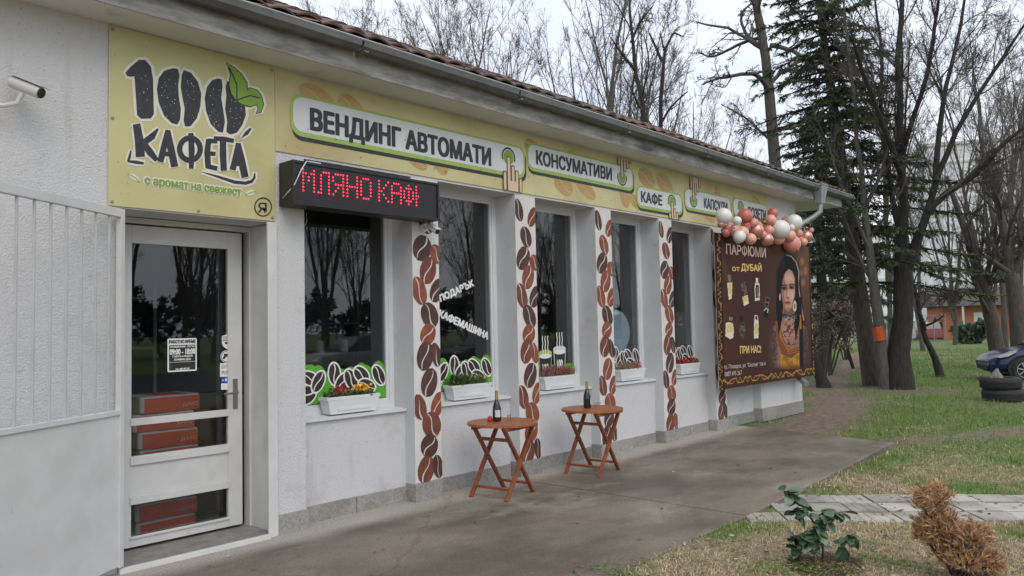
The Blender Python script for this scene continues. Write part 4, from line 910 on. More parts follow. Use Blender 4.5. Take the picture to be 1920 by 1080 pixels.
# ------------------------------------------------------------------ window-sill planters
M_TROUGH = pm('white_plastic_trough', (.70,.72,.72), (.62,.64,.64), scale=4, rough=.5, c3=(.45,.45,.42), s3=7, r3=(.64,.8))
M_SOIL = pm('potting_soil', (.035,.025,.018), (.06,.045,.03), scale=40, rough=.95, bump=.6, bscale=60)
def leafstuff(n, box, sz, colA, colB, rg, up=.6, thin=.35):
    p = np.stack([rg.uniform(box[0], box[1], n), rg.uniform(box[2], box[3], n), rg.uniform(box[4], box[5], n)**1.0], 1)
    d = rg.normal(0, 1, (n, 3)); d[:, 2] = np.abs(d[:, 2])+up; d /= np.linalg.norm(d, axis=1)[:, None]
    s = np.cross(d, rg.normal(0, 1, (n, 3))); s /= np.linalg.norm(s, axis=1)[:, None]; L_ = rg.uniform(.6, 1.3, n)[:, None]*sz
    V = np.concatenate([p, p+d*L_*.5+s*L_*thin/2, p+d*L_, p+d*L_*.5-s*L_*thin/2], 1).reshape(-1, 3)
    Q = np.arange(4*n).reshape(n, 4); t = rg.random((n, 1)); c = np.array(colA)*(1-t)+np.array(colB)*t
    return V, Q, np.repeat(c, 4, 0)
M_LEAFV = pm('plant_leaves', (1,1,1), rough=.55, vcol=True)
def planter(x0, x1, label, parts, seed, y0=5.905, y1=6.045):
    rg = np.random.default_rng(seed); z = .905; H = .155; t = thing('flower_trough', ((x0+x1)/2, (y0+y1)/2, z), label, 'planter', 'white window-sill troughs')
    cx, cy = (x0+x1)/2, (y0+y1)/2; hx, hy = (x1-x0)/2, (y1-y0)/2; mb = MB(); v = []
    for fx, zz in ((.86, 0), (.965, H-.03), (1.0, H-.03), (1.0, H), (.93, H), (.92, H-.03)):
        v += [(-hx*fx, -hy*fx, zz), (hx*fx, -hy*fx, zz), (hx*fx, hy*fx, zz), (-hx*fx, hy*fx, zz)]
    f = [(3,2,1,0)]
    for i in range(5): f += [(4*i+j, 4*i+(j+1) % 4, 4*i+4+(j+1) % 4, 4*i+4+j) for j in range(4)]
    mb.raw(v, f); mb.build('trough', M_TROUGH, t, local=True, bevel=.006)
    MB().box(-hx*.62, hx*.62, -hy*.92-.004, -hy*.91, .03, .055).build('trough_panel', M_TROUGH, t, local=True)
    MB().box(-hx*.92, hx*.92, -hy*.9, hy*.9, H-.045, H-.028).build('soil', M_SOIL, t, local=True)
    for nm, n, u0, u1, zz0, zz1, sz, ca, cb, up, th in parts:
        Vv, Qq, Cc = leafstuff(n, (-hx*.9+2*hx*.9*u0, -hx*.9+2*hx*.9*u1, -hy*.75, hy*.75, H-.03+zz0, H-.03+zz1), sz, ca, cb, rg, up, th)
        o = add(nm, np_mesh(nm, Vv, Qq, vcol=Cc), M_LEAFV, t); o['kind'] = 'stuff'
g1, g2 = (.03,.07,.02), (.08,.14,.035)
planter(4.03, 4.62, 'white trough with red and yellow pansies on the first window sill', [('leaves',260,0,1,0,.05,.05,g1,g2,.4,.5),('red_flowers',60,.18,.42,.05,.10,.035,(.25,.01,.03),(.4,.03,.05),.0,.9),('yellow_flowers',70,.62,.92,.05,.11,.035,(.75,.35,.01),(.8,.5,.03),.0,.9)], 1)
planter(5.55, 6.15, 'white trough with green and yellowish leafy plants on the second window sill', [('leaves',420,.05,.55,0,.09,.07,g1,g2,.8,.22),('yellow_leaves',140,.3,.95,.02,.10,.045,(.16,.20,.04),(.34,.30,.06),.5,.4),('leaves',160,.6,1,0,.06,.05,g1,g2,.5,.4)], 2)
planter(7.03, 7.70, 'white trough full of pink heather on the third window sill', [('heather',500,0,1,0,.10,.075,(.20,.05,.06),(.38,.14,.15),1.2,.12),('heather_stems',300,0,1,0,.06,.07,(.20,.14,.07),(.30,.20,.10),1.2,.10)], 3)
planter(8.60, 9.22, 'white trough with pale heather on the fourth window sill', [('heather',420,0,.8,0,.07,.07,(.20,.18,.09),(.34,.22,.16),1.0,.12),('red_flowers',70,.7,1,.03,.10,.04,(.45,.08,.08),(.55,.14,.12),.2,.8)], 4)
planter(10.15, 10.75, 'white trough with bright red flowers on the last window sill', [('leaves',150,0,1,0,.04,.05,g1,g2,.5,.4),('red_flowers',220,0,1,.02,.08,.04,(.42,.02,.05),(.5,.05,.03),.1,.9)], 5)
cu = thing('amber_cup', (3.80, 5.945, .893), 'small amber cup at the left end of the first window sill', 'cup')
MB().lathe([(.022,0),(.03,.065),(.027,.065),(.02,.008)], (0,0,0), 16).build('cup_body', pm('amber_cup', (.50,.26,.12), rough=.3, coat=.5), cu, local=True, smooth=2)
MB().lathe([(.0275,.052),(.001,.053)], (0,0,0), 16).build('contents', M_SOIL, cu, local=True)
# ------------------------------------------------------------------ ground, walkway, paved path
def dist_poly(px_, py_, pts):
    best = np.full(px_.shape, 1e9)
    for (ax, ay), (bx, by) in zip(pts[:-1], pts[1:]):
        t = np.clip(((px_-ax)*(bx-ax)+(py_-ay)*(by-ay))/((bx-ax)**2+(by-ay)**2), 0, 1); best = np.minimum(best, np.hypot(px_-ax-t*(bx-ax), py_-ay-t*(by-ay)))
    return best
TRACK = [(11.0,4.7),(13.5,5.0),(16.5,5.8),(20,7.5),(24,8.8),(30,10.2),(40,13.5)]
TRACK2 = [(11.3,3.5),(12.6,2.6),(14.5,1.5),(20,-2.5)]
def worn(x, y):          # 1 = bare trodden earth
    n = fbm(x*.9+40, y*.9+11, 21)
    d1 = dist_poly(x, y, TRACK)-(.72-.20*S(x, 14, 22)); d2 = dist_poly(x, y, TRACK2)-.36; d3 = np.hypot((x-19.6), (y-5.6))-1.3
    d4 = np.hypot((x-17.6)/1.6, (y-3.1)/1.2)-.9
    return np.clip(np.maximum.reduce([S(-(d1+(n-.5)*.9), -.35, .3), .85*S(-(d2+(n-.5)*.7), -.3, .25), .75*S(-(d3+(n-.5)*1.4), -.6, .5), .5*S(-(d4+(n-.5)), -.4, .4)]), 0, 1)
def green(x, y):         # 1 = fresh green, 0 = dry thatch
    n = fbm(x*.55+3, y*.55+8, 31); n2 = fbm(x*1.7+9, y*1.7, 41)
    near = S(11-x, -1.5, 2.5)*S(3.6-y, 0, .6)                       # the dry lawn in front of the camera
    g = S(n*.6+n2*.4, .22, .42); gd_ = S(n*.45+n2*.55, .56, .68)
    edge = 1-S(np.abs(y-3.0), .10, .32+.25*n2)
    far = S(x, 26, 44)*.25
    return np.clip(g*(1-near)*(1-far)+gd_*near+far*.55+near*edge*.75*S(n2, .42, .55)*(x > 3.2), 0, 1)
def grid(a, b, n, k):    # finer near the middle of the view
    t = np.linspace(-1, 1, n); return (a+b)/2+(b-a)/2*(np.sign(t)*np.abs(t)**k)
t = np.linspace(0, 1, 330); GX = np.concatenate([[-400,-60,-10], 1+ (60-1)*t**1.9, [75,100,150,250,700]])
t = np.linspace(-1, 1, 260); GY = np.concatenate([[-400,-100,-45], 5+ 24*np.sign(t)*np.abs(t)**1.7, [40,70,120,400]])
gx_, gy_ = np.meshgrid(GX, GY); fx, fy = gx_.ravel(), gy_.ravel()
wr, gr = worn(fx, fy), green(fx, fy)
dirt, grs, dry = np.array((.20,.155,.115)), np.array((.105,.18,.04)), np.array((.27,.215,.135))
Cg = (dry*(1-gr[:, None])+grs*gr[:, None])*(1-wr[:, None])+dirt*wr[:, None]
Zg = -.010-.012*wr+.014*(fbm(fx*1.3, fy*1.3, 51)-.5)
inslab = (fy > 3.12) & (fy < 6.3) & (fx < 11.5); Zg = np.where(inslab, -.06, Zg); Zg = np.where((fy > 5.7) & (fx > 11.5) & (fx < 14.3), -.03, Zg)
i_ = np.arange(len(fx)).reshape(len(GY), len(GX)); Qg = np.stack([i_[:-1, :-1], i_[:-1, 1:], i_[1:, 1:], i_[1:, :-1]], -1).reshape(-1, 4)
M_GROUND = pm('lawn_soil', (1.25,1.2,1.15), (.62,.64,.62), scale=9, rough=.95, vcol=True, bump=.9, bscale=38, detail=8, bdist=.02)
tag(add('ground', np_mesh('ground', np.stack([fx, fy, Zg], 1), Qg, vcol=Cg, smooth=True), M_GROUND), kind='structure')

M_CONC = pm('damp_stained_concrete', (.215,.178,.135), (.115,.095,.070), scale=1.0, rough=.78, rough2=.5, bump=.3, bscale=55, c3=(.29,.26,.215), s3=.75, r3=(.54,.68), stretch=(.8,1.15,1), ramp=(.4,.62))
# a pale dry strip under the eaves: a stain with a wavering edge
_n = M_CONC.node_tree; _b = _n.nodes['Principled BSDF']; _src = _b.inputs['Base Color'].links[0].from_socket
ge = _n.nodes.new('ShaderNodeNewGeometry'); sx = _n.nodes.new('ShaderNodeSeparateXYZ'); nn = _n.nodes.new('ShaderNodeTexNoise'); nn.inputs['Scale'].default_value = 1.1; nn.inputs['Detail'].default_value = 6
mr = _n.nodes.new('ShaderNodeMath'); mr.operation = 'MULTIPLY_ADD'; mr.inputs[1].default_value = .9
rg_ = _n.nodes.new('ShaderNodeMapRange'); rg_.inputs[1].default_value = 5.78; rg_.inputs[2].default_value = 6.05; rg_.inputs[4].default_value = .8
mc = _n.nodes.new('ShaderNodeMix'); mc.data_type = 'RGBA'; mc.inputs[7].default_value = (.42,.395,.345,1)
_l = _n.links.new; _l(ge.outputs['Position'], sx.inputs[0]); _l(nn.outputs[0], mr.inputs[0]); _l(sx.outputs['Y'], mr.inputs[2]); _l(mr.outputs[0], rg_.inputs[0]); _l(rg_.outputs[0], mc.inputs[0]); _l(_src, mc.inputs[6]); _l(mc.outputs[2], _b.inputs['Base Color'])
# fine grit and a few wandering cracks
nA = _n.nodes.new('ShaderNodeTexNoise'); nA.inputs['Scale'].default_value = 55; nA.inputs['Detail'].default_value = 4; rA = _n.nodes.new('ShaderNodeMapRange'); rA.inputs[1].default_value = .3; rA.inputs[2].default_value = .7; rA.inputs[3].default_value = .72; rA.inputs[4].default_value = 1.22
nB = _n.nodes.new('ShaderNodeTexNoise'); nB.inputs['Scale'].default_value = 2.5; nB.inputs['Detail'].default_value = 6; vB = _n.nodes.new('ShaderNodeVectorMath'); vB.operation = 'MULTIPLY_ADD'; vB.inputs[1].default_value = (.55, .55, .0)
vo = _n.nodes.new('ShaderNodeTexVoronoi'); vo.feature = 'DISTANCE_TO_EDGE'; vo.inputs['Scale'].default_value = .30; rC = _n.nodes.new('ShaderNodeMapRange'); rC.inputs[1].default_value = .001; rC.inputs[2].default_value = .005; rC.inputs[3].default_value = .78; rC.inputs[4].default_value = 1.0
mm = _n.nodes.new('ShaderNodeMath'); mm.operation = 'MULTIPLY'; mx2 = _n.nodes.new('ShaderNodeMix'); mx2.data_type = 'RGBA'; mx2.blend_type = 'MULTIPLY'; mx2.inputs[0].default_value = 1.0
_l(ge.outputs['Position'], nA.inputs['Vector']); _l(nA.outputs[0], rA.inputs[0]); _l(ge.outputs['Position'], nB.inputs['Vector']); _l(nB.outputs['Color'], vB.inputs[0]); _l(ge.outputs['Position'], vB.inputs[2]); _l(vB.outputs[0], vo.inputs['Vector']); _l(vo.outputs['Distance'], rC.inputs[0])
_l(rA.outputs[0], mm.inputs[0]); _l(rC.outputs[0], mm.inputs[1]); _l(mc.outputs[2], mx2.inputs[6]); _l(mm.outputs[0], mx2.inputs[7]); _l(mx2.outputs[2], _b.inputs['Base Color'])
walk = thing('walkway', (6, 4.4, 0), None, None); walk['kind'] = 'structure'
def slab(pts, top=0.0):
    n = len(pts); MB().raw([(a, b, -.10) for a, b in pts]+[(a, b, top) for a, b in pts], [tuple(range(n))[::-1], tuple(range(n, 2*n))]+[(i, (i+1) % n, n+(i+1) % n, n+i) for i in range(n)]).build('concrete_slab', M_CONC, walk, bevel=.008)
slab([(-7,3.04),(.9,3.04),(.9,6.19),(-7,6.19)], -.003); slab([(.912,3.04),(6.32,3.08),(6.34,6.19),(.912,6.19)])
slab([(6.332,3.08),(7.2,3.12),(9.2,3.20),(11.2,3.33),(11.42,4.2),(11.62,5.1),(11.78,6.19),(6.352,6.19)], .004)
M_PAVE = pm('grey_paving_concrete', (.44,.41,.365), (.33,.31,.275), scale=4, rough=.85, bump=.3, bscale=50, c3=(.24,.225,.185), s3=2, r3=(.5,.7), vary=.20)
pv = thing('paved_path', (7, 2.4, 0), None, None); pv['kind'] = 'structure'
def pave_mesh(s=.30):
    mb = MB(); mb.box(-s/2, s/2, -s/2, s/2, -.05, .0); c = s/4
    for i in range(4):
        for j in range(4):
            x0, y0 = -s/2+i*c+.0025, -s/2+j*c+.0025; x1, y1 = x0+c-.005, y0+c-.005; d = .003
            mb.raw([(x0,y0,.0),(x1,y0,.0),(x1,y1,.0),(x0,y1,.0),(x0+d,y0+d,.005),(x1-d,y0+d,.005),(x1-d,y1-d,.005),(x0+d,y1-d,.005)], [(4,5,6,7),(0,1,5,4),(1,2,6,5),(2,3,7,6),(3,0,4,7)])
    me = bpy.data.meshes.new('paving_tile'); me.from_pydata(mb.v, [], mb.f); me.materials.append(M_PAVE); return me
def pave_plain(s=.30):
    mb = MB(); mb.box(-s/2, s/2, -s/2, s/2, -.05, .006); me = bpy.data.meshes.new('paving_tile'); me.from_pydata(mb.v, [], mb.f); me.materials.append(M_PAVE); return me
pm1, pm2 = pave_mesh(), pave_plain()
e1 = np.array([1.30, -1.72]); e1 /= np.linalg.norm(e1); e2 = np.array([e1[1]*-1, e1[0]]); org = np.array([6.26, 2.86])
for i in range(-1, 30):
    for j in range(3):
        c = org+e1*(i*.312)+e2*(j*.348)+e2*.155
        if c[1] > 3.08-.02 or c[1] > 3.0 and c[0] < 7.3: 
            if c[1] > 3.0: continue
        o = bpy.data.objects.new('paving_tile', pm1 if (i*7+j*5) % 5 < 2 else pm2); col.objects.link(o); o.parent = pv
        o.location = (c[0]-7, c[1]-2.4, random.uniform(-.007, .004)-.003); o.rotation_euler = (random.uniform(-.012,.012), random.uniform(-.012,.012), math.atan2(e1[1], e1[0])+random.uniform(-.012,.012))

# ------------------------------------------------------------------ grass blades, litter
def in_path(x, y):
    d = np.stack([x-org[0], y-org[1]], -1); a, b = d@e1, d@e2; return (b > .03) & (b < 1.0) & (a > -.3) & (y < 3.12)
def on_slab(x, y): return (y > 3.06+.018*np.maximum(x-6, 0)*1.0*(x > 6)) & (y < 6.4) & (x < 11.25+.2*(y-3.3))
def scatter(n, d0, d1, seed, power=1.0):
    r = np.random.default_rng(seed); d = np.exp(r.uniform(math.log(d0), math.log(d1), n)); a = YAW+r.uniform(math.radians(-22), math.radians(40), n)
    x, y = d*np.sin(a), d*np.cos(a); return r, x, y, d
def blades():
    r, x, y, d = scatter(430000, 4.2, 48, 3)
    w_, g = worn(x, y), green(x, y); u = r.random(len(x))
    slab_edge = on_slab(x, y-.10*r.random(len(x))**2)
    keep = ~slab_edge & ~in_path(x, y) & ~((y > 5.72) & (x < 14.3)) & (u > w_*1.02) & (y < 40)
    hum = fbm(x*2.3, y*2.3, 61); keep &= r.random(len(x)) < .35+.9*hum
    x, y, d, g = x[keep], y[keep], d[keep], g[keep]; n = len(x)
    isg = r.random(n) < g*.9+.05
    sc = (d/6)**.45
    h = np.where(isg, r.uniform(.022, .06, n), r.uniform(.018, .045, n))*sc*(.6+.8*fbm(x*1.1, y*1.1, 71)); wdt = r.uniform(.0026, .0052, n)*sc*np.where(isg, 1.15, 1)
    an = r.uniform(0, 2*math.pi, n); lean = np.where(isg, r.uniform(.1, .8, n), r.uniform(.6, 2.2, n))
    dx, dy = np.cos(an), np.sin(an); sx_, sy_ = -dy, dx; zb = np.full(n, -.02)
    b = np.stack([x, y, zb], 1); sd_ = np.stack([sx_*wdt/2, sy_*wdt/2, 0*x], 1); dir_ = np.stack([dx, dy, 0*x], 1)
    mid = b+dir_*(h*lean*.28)[:, None]+np.array([0, 0, 1])*(h*.62)[:, None]; tip = b+dir_*(h*lean*.95)[:, None]+np.array([0, 0, 1])*(h*np.where(isg, 1, .72))[:, None]
    V = np.stack([b-sd_, b+sd_, mid+sd_*.8, mid-sd_*.8, tip], 1).reshape(-1, 3); k = np.arange(n)[:, None]*5
    Q = k+np.array([0, 1, 2, 3]); T = k+np.array([3, 2, 4])
    t1, t2 = r.random((n, 1)), r.random((n, 1))
    cg = np.array((.11,.19,.038))*(1-t1)+np.array((.24,.30,.09))*t1; cd_ = np.array((.40,.31,.18))*(1-t2)+np.array((.70,.57,.38))*t2
    dark = (r.random(n) < .18)[:, None]; cd_ = np.where(dark, cd_*.42, cd_)
    c = np.where(isg[:, None], cg, cd_)
    return V, Q, T, np.repeat(c, 5, 0)
V, Q, T, C = blades()
M_GRASS = pm('grass_blades', (1,1,1), rough=.7, vcol=True, spec=.2)
tag(add('grass', np_mesh('grass', V, Q, T, vcol=C), M_GRASS), 'short patchy lawn, green and straw-dry, beside the concrete walkway', 'grass', kind='stuff')
# dead leaves and bits lying about
r, x, y, d = scatter(5200, 4.2, 34, 9)
keep = ~(on_slab(x, y) & (r.random(len(x)) < .93)) & ~((y > 5.6) & (x < 14.4)); x, y, d = x[keep], y[keep], d[keep]; n = len(x)
s_ = r.uniform(.010, .030, n)*(d/7)**.35; an = r.uniform(0, 6.28, n); z0 = np.where(on_slab(x, y), .008, .004)
dx, dy = np.cos(an)*s_, np.sin(an)*s_; tl = r.uniform(-.4, .8, (n, 4))*s_[:, None]
V = np.stack([np.stack([x-dx, y-dy, z0+tl[:, 0]*.3+.002], 1), np.stack([x+dy*.5, y-dx*.5, z0+np.abs(tl[:, 1])*.5], 1), np.stack([x+dx, y+dy, z0+tl[:, 2]*.3+.004], 1), np.stack([x-dy*.5, y+dx*.5, z0+np.abs(tl[:, 3])*.4], 1)], 1).reshape(-1, 3)
t1 = r.random((n, 1)); c = np.array((.075,.045,.025))*(1-t1)+np.array((.26,.17,.095))*t1; c = np.where(r.random((n, 1)) < .04, np.array((.5,.48,.42)), c)
tag(add('fallen_leaves', np_mesh('fallen_leaves', V, np.arange(4*n).reshape(n, 4), vcol=np.repeat(c, 4, 0)), M_GRASS), 'dead brown leaves scattered over the lawn', 'leaves', kind='stuff')
# dark mulch under the young shrub
rr = np.random.default_rng(15); c0 = G(1548,1058); m_ = 900; a, q = rr.uniform(0, 6.28, m_), .30*np.sqrt(rr.random(m_)); X, Y_ = c0[0]+q*np.cos(a), c0[1]+q*np.sin(a)*.8; an = rr.uniform(0, 6.28, m_); L_ = rr.uniform(.008, .035, m_); wv = rr.uniform(.002, .006, m_); Z = rr.uniform(-.004, .022, m_)*(1.2-q/.3); dx, dy = np.cos(an), np.sin(an)
V = np.stack([np.stack([X-dx*L_, Y_-dy*L_, Z], 1), np.stack([X+dy*wv, Y_-dx*wv, Z+.003], 1), np.stack([X+dx*L_, Y_+dy*L_, Z+rr.uniform(-.004, .01, m_)], 1), np.stack([X-dy*wv, Y_+dx*wv, Z+.003], 1)], 1).reshape(-1, 3); t = rr.random((m_, 1)); c = np.array((.035,.024,.017))*(1-t)+np.array((.14,.095,.062))*t
tag(add('mulch', np_mesh('mulch', V, np.arange(4*m_).reshape(m_, 4), vcol=np.repeat(c, 4, 0)), M_GRASS), 'dark twiggy mulch around the foot of the green shrub', 'mulch', kind='stuff')
# low weeds in the foreground bed
wc = []
for px_, py_, rad, m_ in ((1480,1062,.22,260),(1560,1075,.22,240),(1640,1050,.14,120),(1700,1062,.16,110),(1430,1072,.2,120),(1180,1062,.22,90),(1120,1075,.18,80),(1010+620,1020,.10,60),(1775,1075,.2,80)):
    p = G(px_, py_); wc.append((p[0], p[1], rad, m_))
V, Q, C = [], [], []; rr = np.random.default_rng(5); base = 0
for cx_, cy_, rad, m_ in wc:
    a, q = rr.uniform(0, 6.28, m_), rad*np.sqrt(rr.random(m_)); X, Y_ = cx_+q*np.cos(a), cy_+q*np.sin(a); Z = rr.uniform(-.015, .035, m_)*(1-.6*q/rad)
    L_ = rr.uniform(.006, .016, m_); an = rr.uniform(0, 6.28, m_); up = rr.uniform(-.3, .6, m_)
    dx, dy = np.cos(an)*L_, np.sin(an)*L_
    v = np.stack([np.stack([X-dx, Y_-dy, Z], 1), np.stack([X+dy*.7, Y_-dx*.7, Z+L_*.3], 1), np.stack([X+dx, Y_+dy, Z+L_*up], 1), np.stack([X-dy*.7, Y_+dx*.7, Z+L_*.3], 1)], 1).reshape(-1, 3)
    t = rr.random((m_, 1)); c = np.array((.08,.15,.025))*(1-t)+np.array((.18,.27,.06))*t
    V.append(v); Q.append(base+np.arange(4*m_).reshape(m_, 4)); C.append(np.repeat(c, 4, 0)); base += 4*m_
tag(add('weeds', np_mesh('weeds', np.concatenate(V), np.concatenate(Q), vcol=np.concatenate(C)), M_GRASS), 'bright green low weeds around the foreground shrubs', 'weeds', kind='stuff')
# ------------------------------------------------------------------ bare trees, grown level by level
def nrm(a): return a/(np.linalg.norm(a, axis=-1, keepdims=True)+1e-12)
def tubes(P, R, k):
    Nn, n, _ = P.shape; tg = nrm(np.gradient(P, axis=1)); ref = np.where((np.abs(tg[:, :, 2]).mean(1) < .85)[:, None], np.array([[0, 0, 1.0]]), np.array([[1.0, 0, 0]]))[:, None, :]
    a = nrm(np.cross(tg, np.broadcast_to(ref, tg.shape))); b = np.cross(tg, a); th = np.arange(k)*2*math.pi/k
    V = P[:, :, None, :]+R[:, :, None, None]*(a[:, :, None, :]*np.cos(th)[None, None, :, None]+b[:, :, None, :]*np.sin(th)[None, None, :, None])
    idx = np.arange(Nn*n*k).reshape(Nn, n, k); nx_ = np.roll(idx, -1, 2)
    Q = np.stack([idx[:, :-1], nx_[:, :-1], nx_[:, 1:], idx[:, 1:]], -1).reshape(-1, 4); return V.reshape(-1, 3), Q
def growb(p0, d0, L_, r0, n, wob, up, rg, tip=.25):
    Nn = len(p0); P = np.zeros((Nn, n, 3)); P[:, 0] = p0; d = nrm(d0); st = (L_/(n-1))[:, None]
    for k in range(1, n):
        d = nrm(d+rg.normal(0, wob, (Nn, 3))+np.array([0, 0, up])); P[:, k] = P[:, k-1]+d*st
    return P, r0[:, None]*np.linspace(1, tip, n)[None]
def kids(P, R, m_, t0, ang, asd, ratio, rg, rr=.55, t1=.98, minr=.003):
    Nn, n, _ = P.shape; t = np.sort(rg.uniform(t0, t1, (Nn, m_)), 1)*(n-1); i = np.minimum(t.astype(int), n-2); f = (t-i)[..., None]; ar = np.arange(Nn)[:, None]
    p = P[ar, i]*(1-f)+P[ar, i+1]*f; tg = nrm(P[ar, i+1]-P[ar, i]); r_ = (R[ar, i]*(1-f[..., 0])+R[ar, i+1]*f[..., 0])
    pr = nrm(np.cross(tg, rg.normal(0, 1, tg.shape))); a = rg.normal(ang, asd, (Nn, m_))[..., None]; d = tg*np.cos(a)+pr*np.sin(a)
    Lp = np.linalg.norm(np.diff(P, axis=1), axis=2).sum(1)[:, None]; L_ = Lp*ratio*(1.15-.65*t/(n-1))*rg.uniform(.65, 1.25, (Nn, m_))
    return p.reshape(-1, 3), d.reshape(-1, 3), L_.ravel(), np.maximum(r_.ravel()*rr, minr)
def make_tree(limbs, levels, seed, twig_r=.005):
    """limbs: list of (points, radii) drawn by hand; levels: list of dicts for the branches grown on them -> trunk mesh data, crown mesh data"""
    rg = np.random.default_rng(seed); TV, TQ, n0 = [], [], 0; n = 14; Ps, Rs = [], []
    for pts, rad in limbs:
        pts = np.array(pts, float); s = np.r_[0, np.cumsum(np.linalg.norm(np.diff(pts, axis=0), axis=1))]; q = np.linspace(0, s[-1], n)
        P = np.stack([np.interp(q, s, pts[:, k]) for k in range(3)], 1)
        for _ in range(2): P[1:-1] = .25*P[:-2]+.5*P[1:-1]+.25*P[2:]
        P[1:] += rg.normal(0, .012*s[-1]/6, (n-1, 3)); Ps.append(P); Rs.append(np.interp(q, s, np.interp(np.linspace(0, 1, len(pts)) if len(rad) == len(pts) else np.linspace(0, 1, len(pts)), np.linspace(0, 1, len(rad)), rad)))
    P, R = np.array(Ps), np.array(Rs); v, q = tubes(P, R, 9); trunk = (v, q)
    CV, CQ, off = [], [], 0
    for lv in levels:
        p, d, L_, r0 = kids(P, R, lv['m'], lv.get('t0', .3), lv['ang'], lv.get('asd', .18), lv['ratio'], rg, lv.get('rr', .5), minr=twig_r)
        if lv.get('lmax'): L_ = np.minimum(L_, lv['lmax'])
        P, R = growb(p, d, L_, r0, lv['n'], lv.get('wob', .12), lv.get('up', .05), rg, lv.get('tip', .35)); R = np.maximum(R, twig_r*.55)
        v, q = tubes(P, R, lv['k']); CV.append(v); CQ.append(q+off); off += len(v)
    return trunk, (np.concatenate(CV), np.concatenate(CQ))
def bark(n, a, b): return pm(n, a, b, scale=9, rough=.95, bump=.9, bscale=26, stretch=(2.2,2.2,.45), bdist=.03)
M_BARK = bark('grey_brown_bark', (.13,.112,.096), (.07,.06,.052)); M_BARKD = bark('near_black_bark', (.050,.044,.040), (.024,.021,.02)); M_BARKL = bark('pale_smooth_bark', (.15,.138,.12), (.09,.082,.07)); M_TWIG = pm('winter_twigs', (.105,.09,.08), (.066,.056,.05), scale=2, rough=.9); M_TWIGL = pm('pale_winter_twigs', (.17,.15,.135), (.11,.096,.086), scale=2, rough=.9)
def put_tree(name, base, data, label, group, mt, mc, rz=0.0, sc=1.0):
    (tv, tq), (cv, cq) = data; t = thing(name, base, label, 'tree', group, rz); t.scale = (sc, sc, sc)
    add('trunk', np_mesh('trunk', tv, tq, smooth=True), mt, t); add('crown', np_mesh('crown', cv, cq, smooth=True), mc, t); return t
def base_of(px_, dist): p = A(px_, 640, dist); return (float(p[0]), float(p[1]), -.04)
LV = [dict(m=8, ang=.50, ratio=.46, n=8, k=5, up=.10, wob=.07, t0=.18, rr=.42), dict(m=5, ang=.50, ratio=.50, n=6, k=4, up=.07, wob=.08, rr=.45), dict(m=5, ang=.52, ratio=.52, n=5, k=3, up=.05, wob=.10, t0=.15, rr=.5), dict(m=4, ang=.5, ratio=.55, n=4, k=3, up=.03, wob=.12, t0=.1, rr=.6)]
def slender(seed, h, nst, spread, lv=LV, tr=.0065):
    rg = np.random.default_rng(seed); limbs = []
    for k in range(nst):
        a = rg.uniform(0, 6.28); s_ = spread*rg.uniform(.4, 1); hh = h*rg.uniform(.8, 1.05); z0 = h*rg.uniform(.10, .2) if k else 0
        p = [(0, 0, 0)] if k == 0 else [(rg.normal(0, .02), rg.normal(0, .02), z0)]
        for u in (.25, .5, .75, 1.0): p.append((math.cos(a)*s_*u**1.3+rg.normal(0, .10), math.sin(a)*s_*u**1.3+rg.normal(0, .10), z0+(hh-z0)*u))
        r0 = .0095*h*(1 if k == 0 else .7); limbs.append((p, [r0, r0*.8, r0*.6, r0*.38, r0*.12]))
    return make_tree(limbs, lv, seed, tr)
protos = [slender(101, 13, 3, 2.2), slender(102, 14.5, 4, 2.6), slender(103, 12, 2, 1.4)]
P3 = []
names = ['pale twiggy bare tree']
spots = [(560,36,1,1.05,.3),(640,31,0,1.0,1.0),(705,38,1,1.1,2.2),(765,30,0,1.0,4.0),(838,27,1,.92,5.1),(905,35,1,1.15,.7),(965,30,0,1.06,2.9),(1110,27,1,1.0,3.8),(1165,33,0,1.2,.2),(1208,38,1,1.2,1.7),(1320,44,1,.95,2.6),(1365,50,0,1.1,5.5),(1290,36,2,.8,3.1),
         (1565,46,1,.9,.9),(1730,40,0,1.0,1.9),(1790,48,1,1.0,4.4),(1885,38,1,1.05,2.0),(1945,33,0,1.1,.4),(1668,42,1,1.05,2.7),(1908,29,1,.85,3.0),(1860,46,1,1.15,1.2)]
LBL = ['leftmost bare tree rising above the roof tiles','second bare tree from the left above the roof','third bare tree from the left above the roof, farther back','forked bare tree behind the roof, left of the tall pair','bare tree with spreading stems behind the middle of the roof','bare tree behind the roof among the taller middle group','slim bare tree behind the roof, right of the middle group','broad bare tree above the right half of the roof, nearest the eaves',
       'tall bare tree behind the right half of the roof','farthest bare tree above the right half of the roof','pale bare tree seen low beside the big curved tree','far faint bare tree left of the dark spruce','low bare tree above the roof end','pale bare tree behind the spruce trunks','bare tree behind the dark forked trunk','far bare tree in front of the grey apartment block','bare tree before the orange house','bare tree at the right edge of the picture','bare tree just right of the grey painted trunk, far back','twiggy bare tree above the dark blue car','farthest bare tree before the pale tower at the right']
made = {}
for (px_, dist, v_, sc, rz), lb_ in zip(spots, LBL):
    b = base_of(px_, dist)
    if v_ not in made: made[v_] = put_tree('bare_tree', b, protos[v_], lb_, 'bare trees behind the building and lawn', M_BARK, M_TWIGL if v_ == 1 else M_TWIG, rz, sc)
    else:
        c = copy_tree(made[v_]); c.location = b; c.rotation_euler = (0, 0, rz); c.scale = (sc, sc, sc); c['label'] = lb_
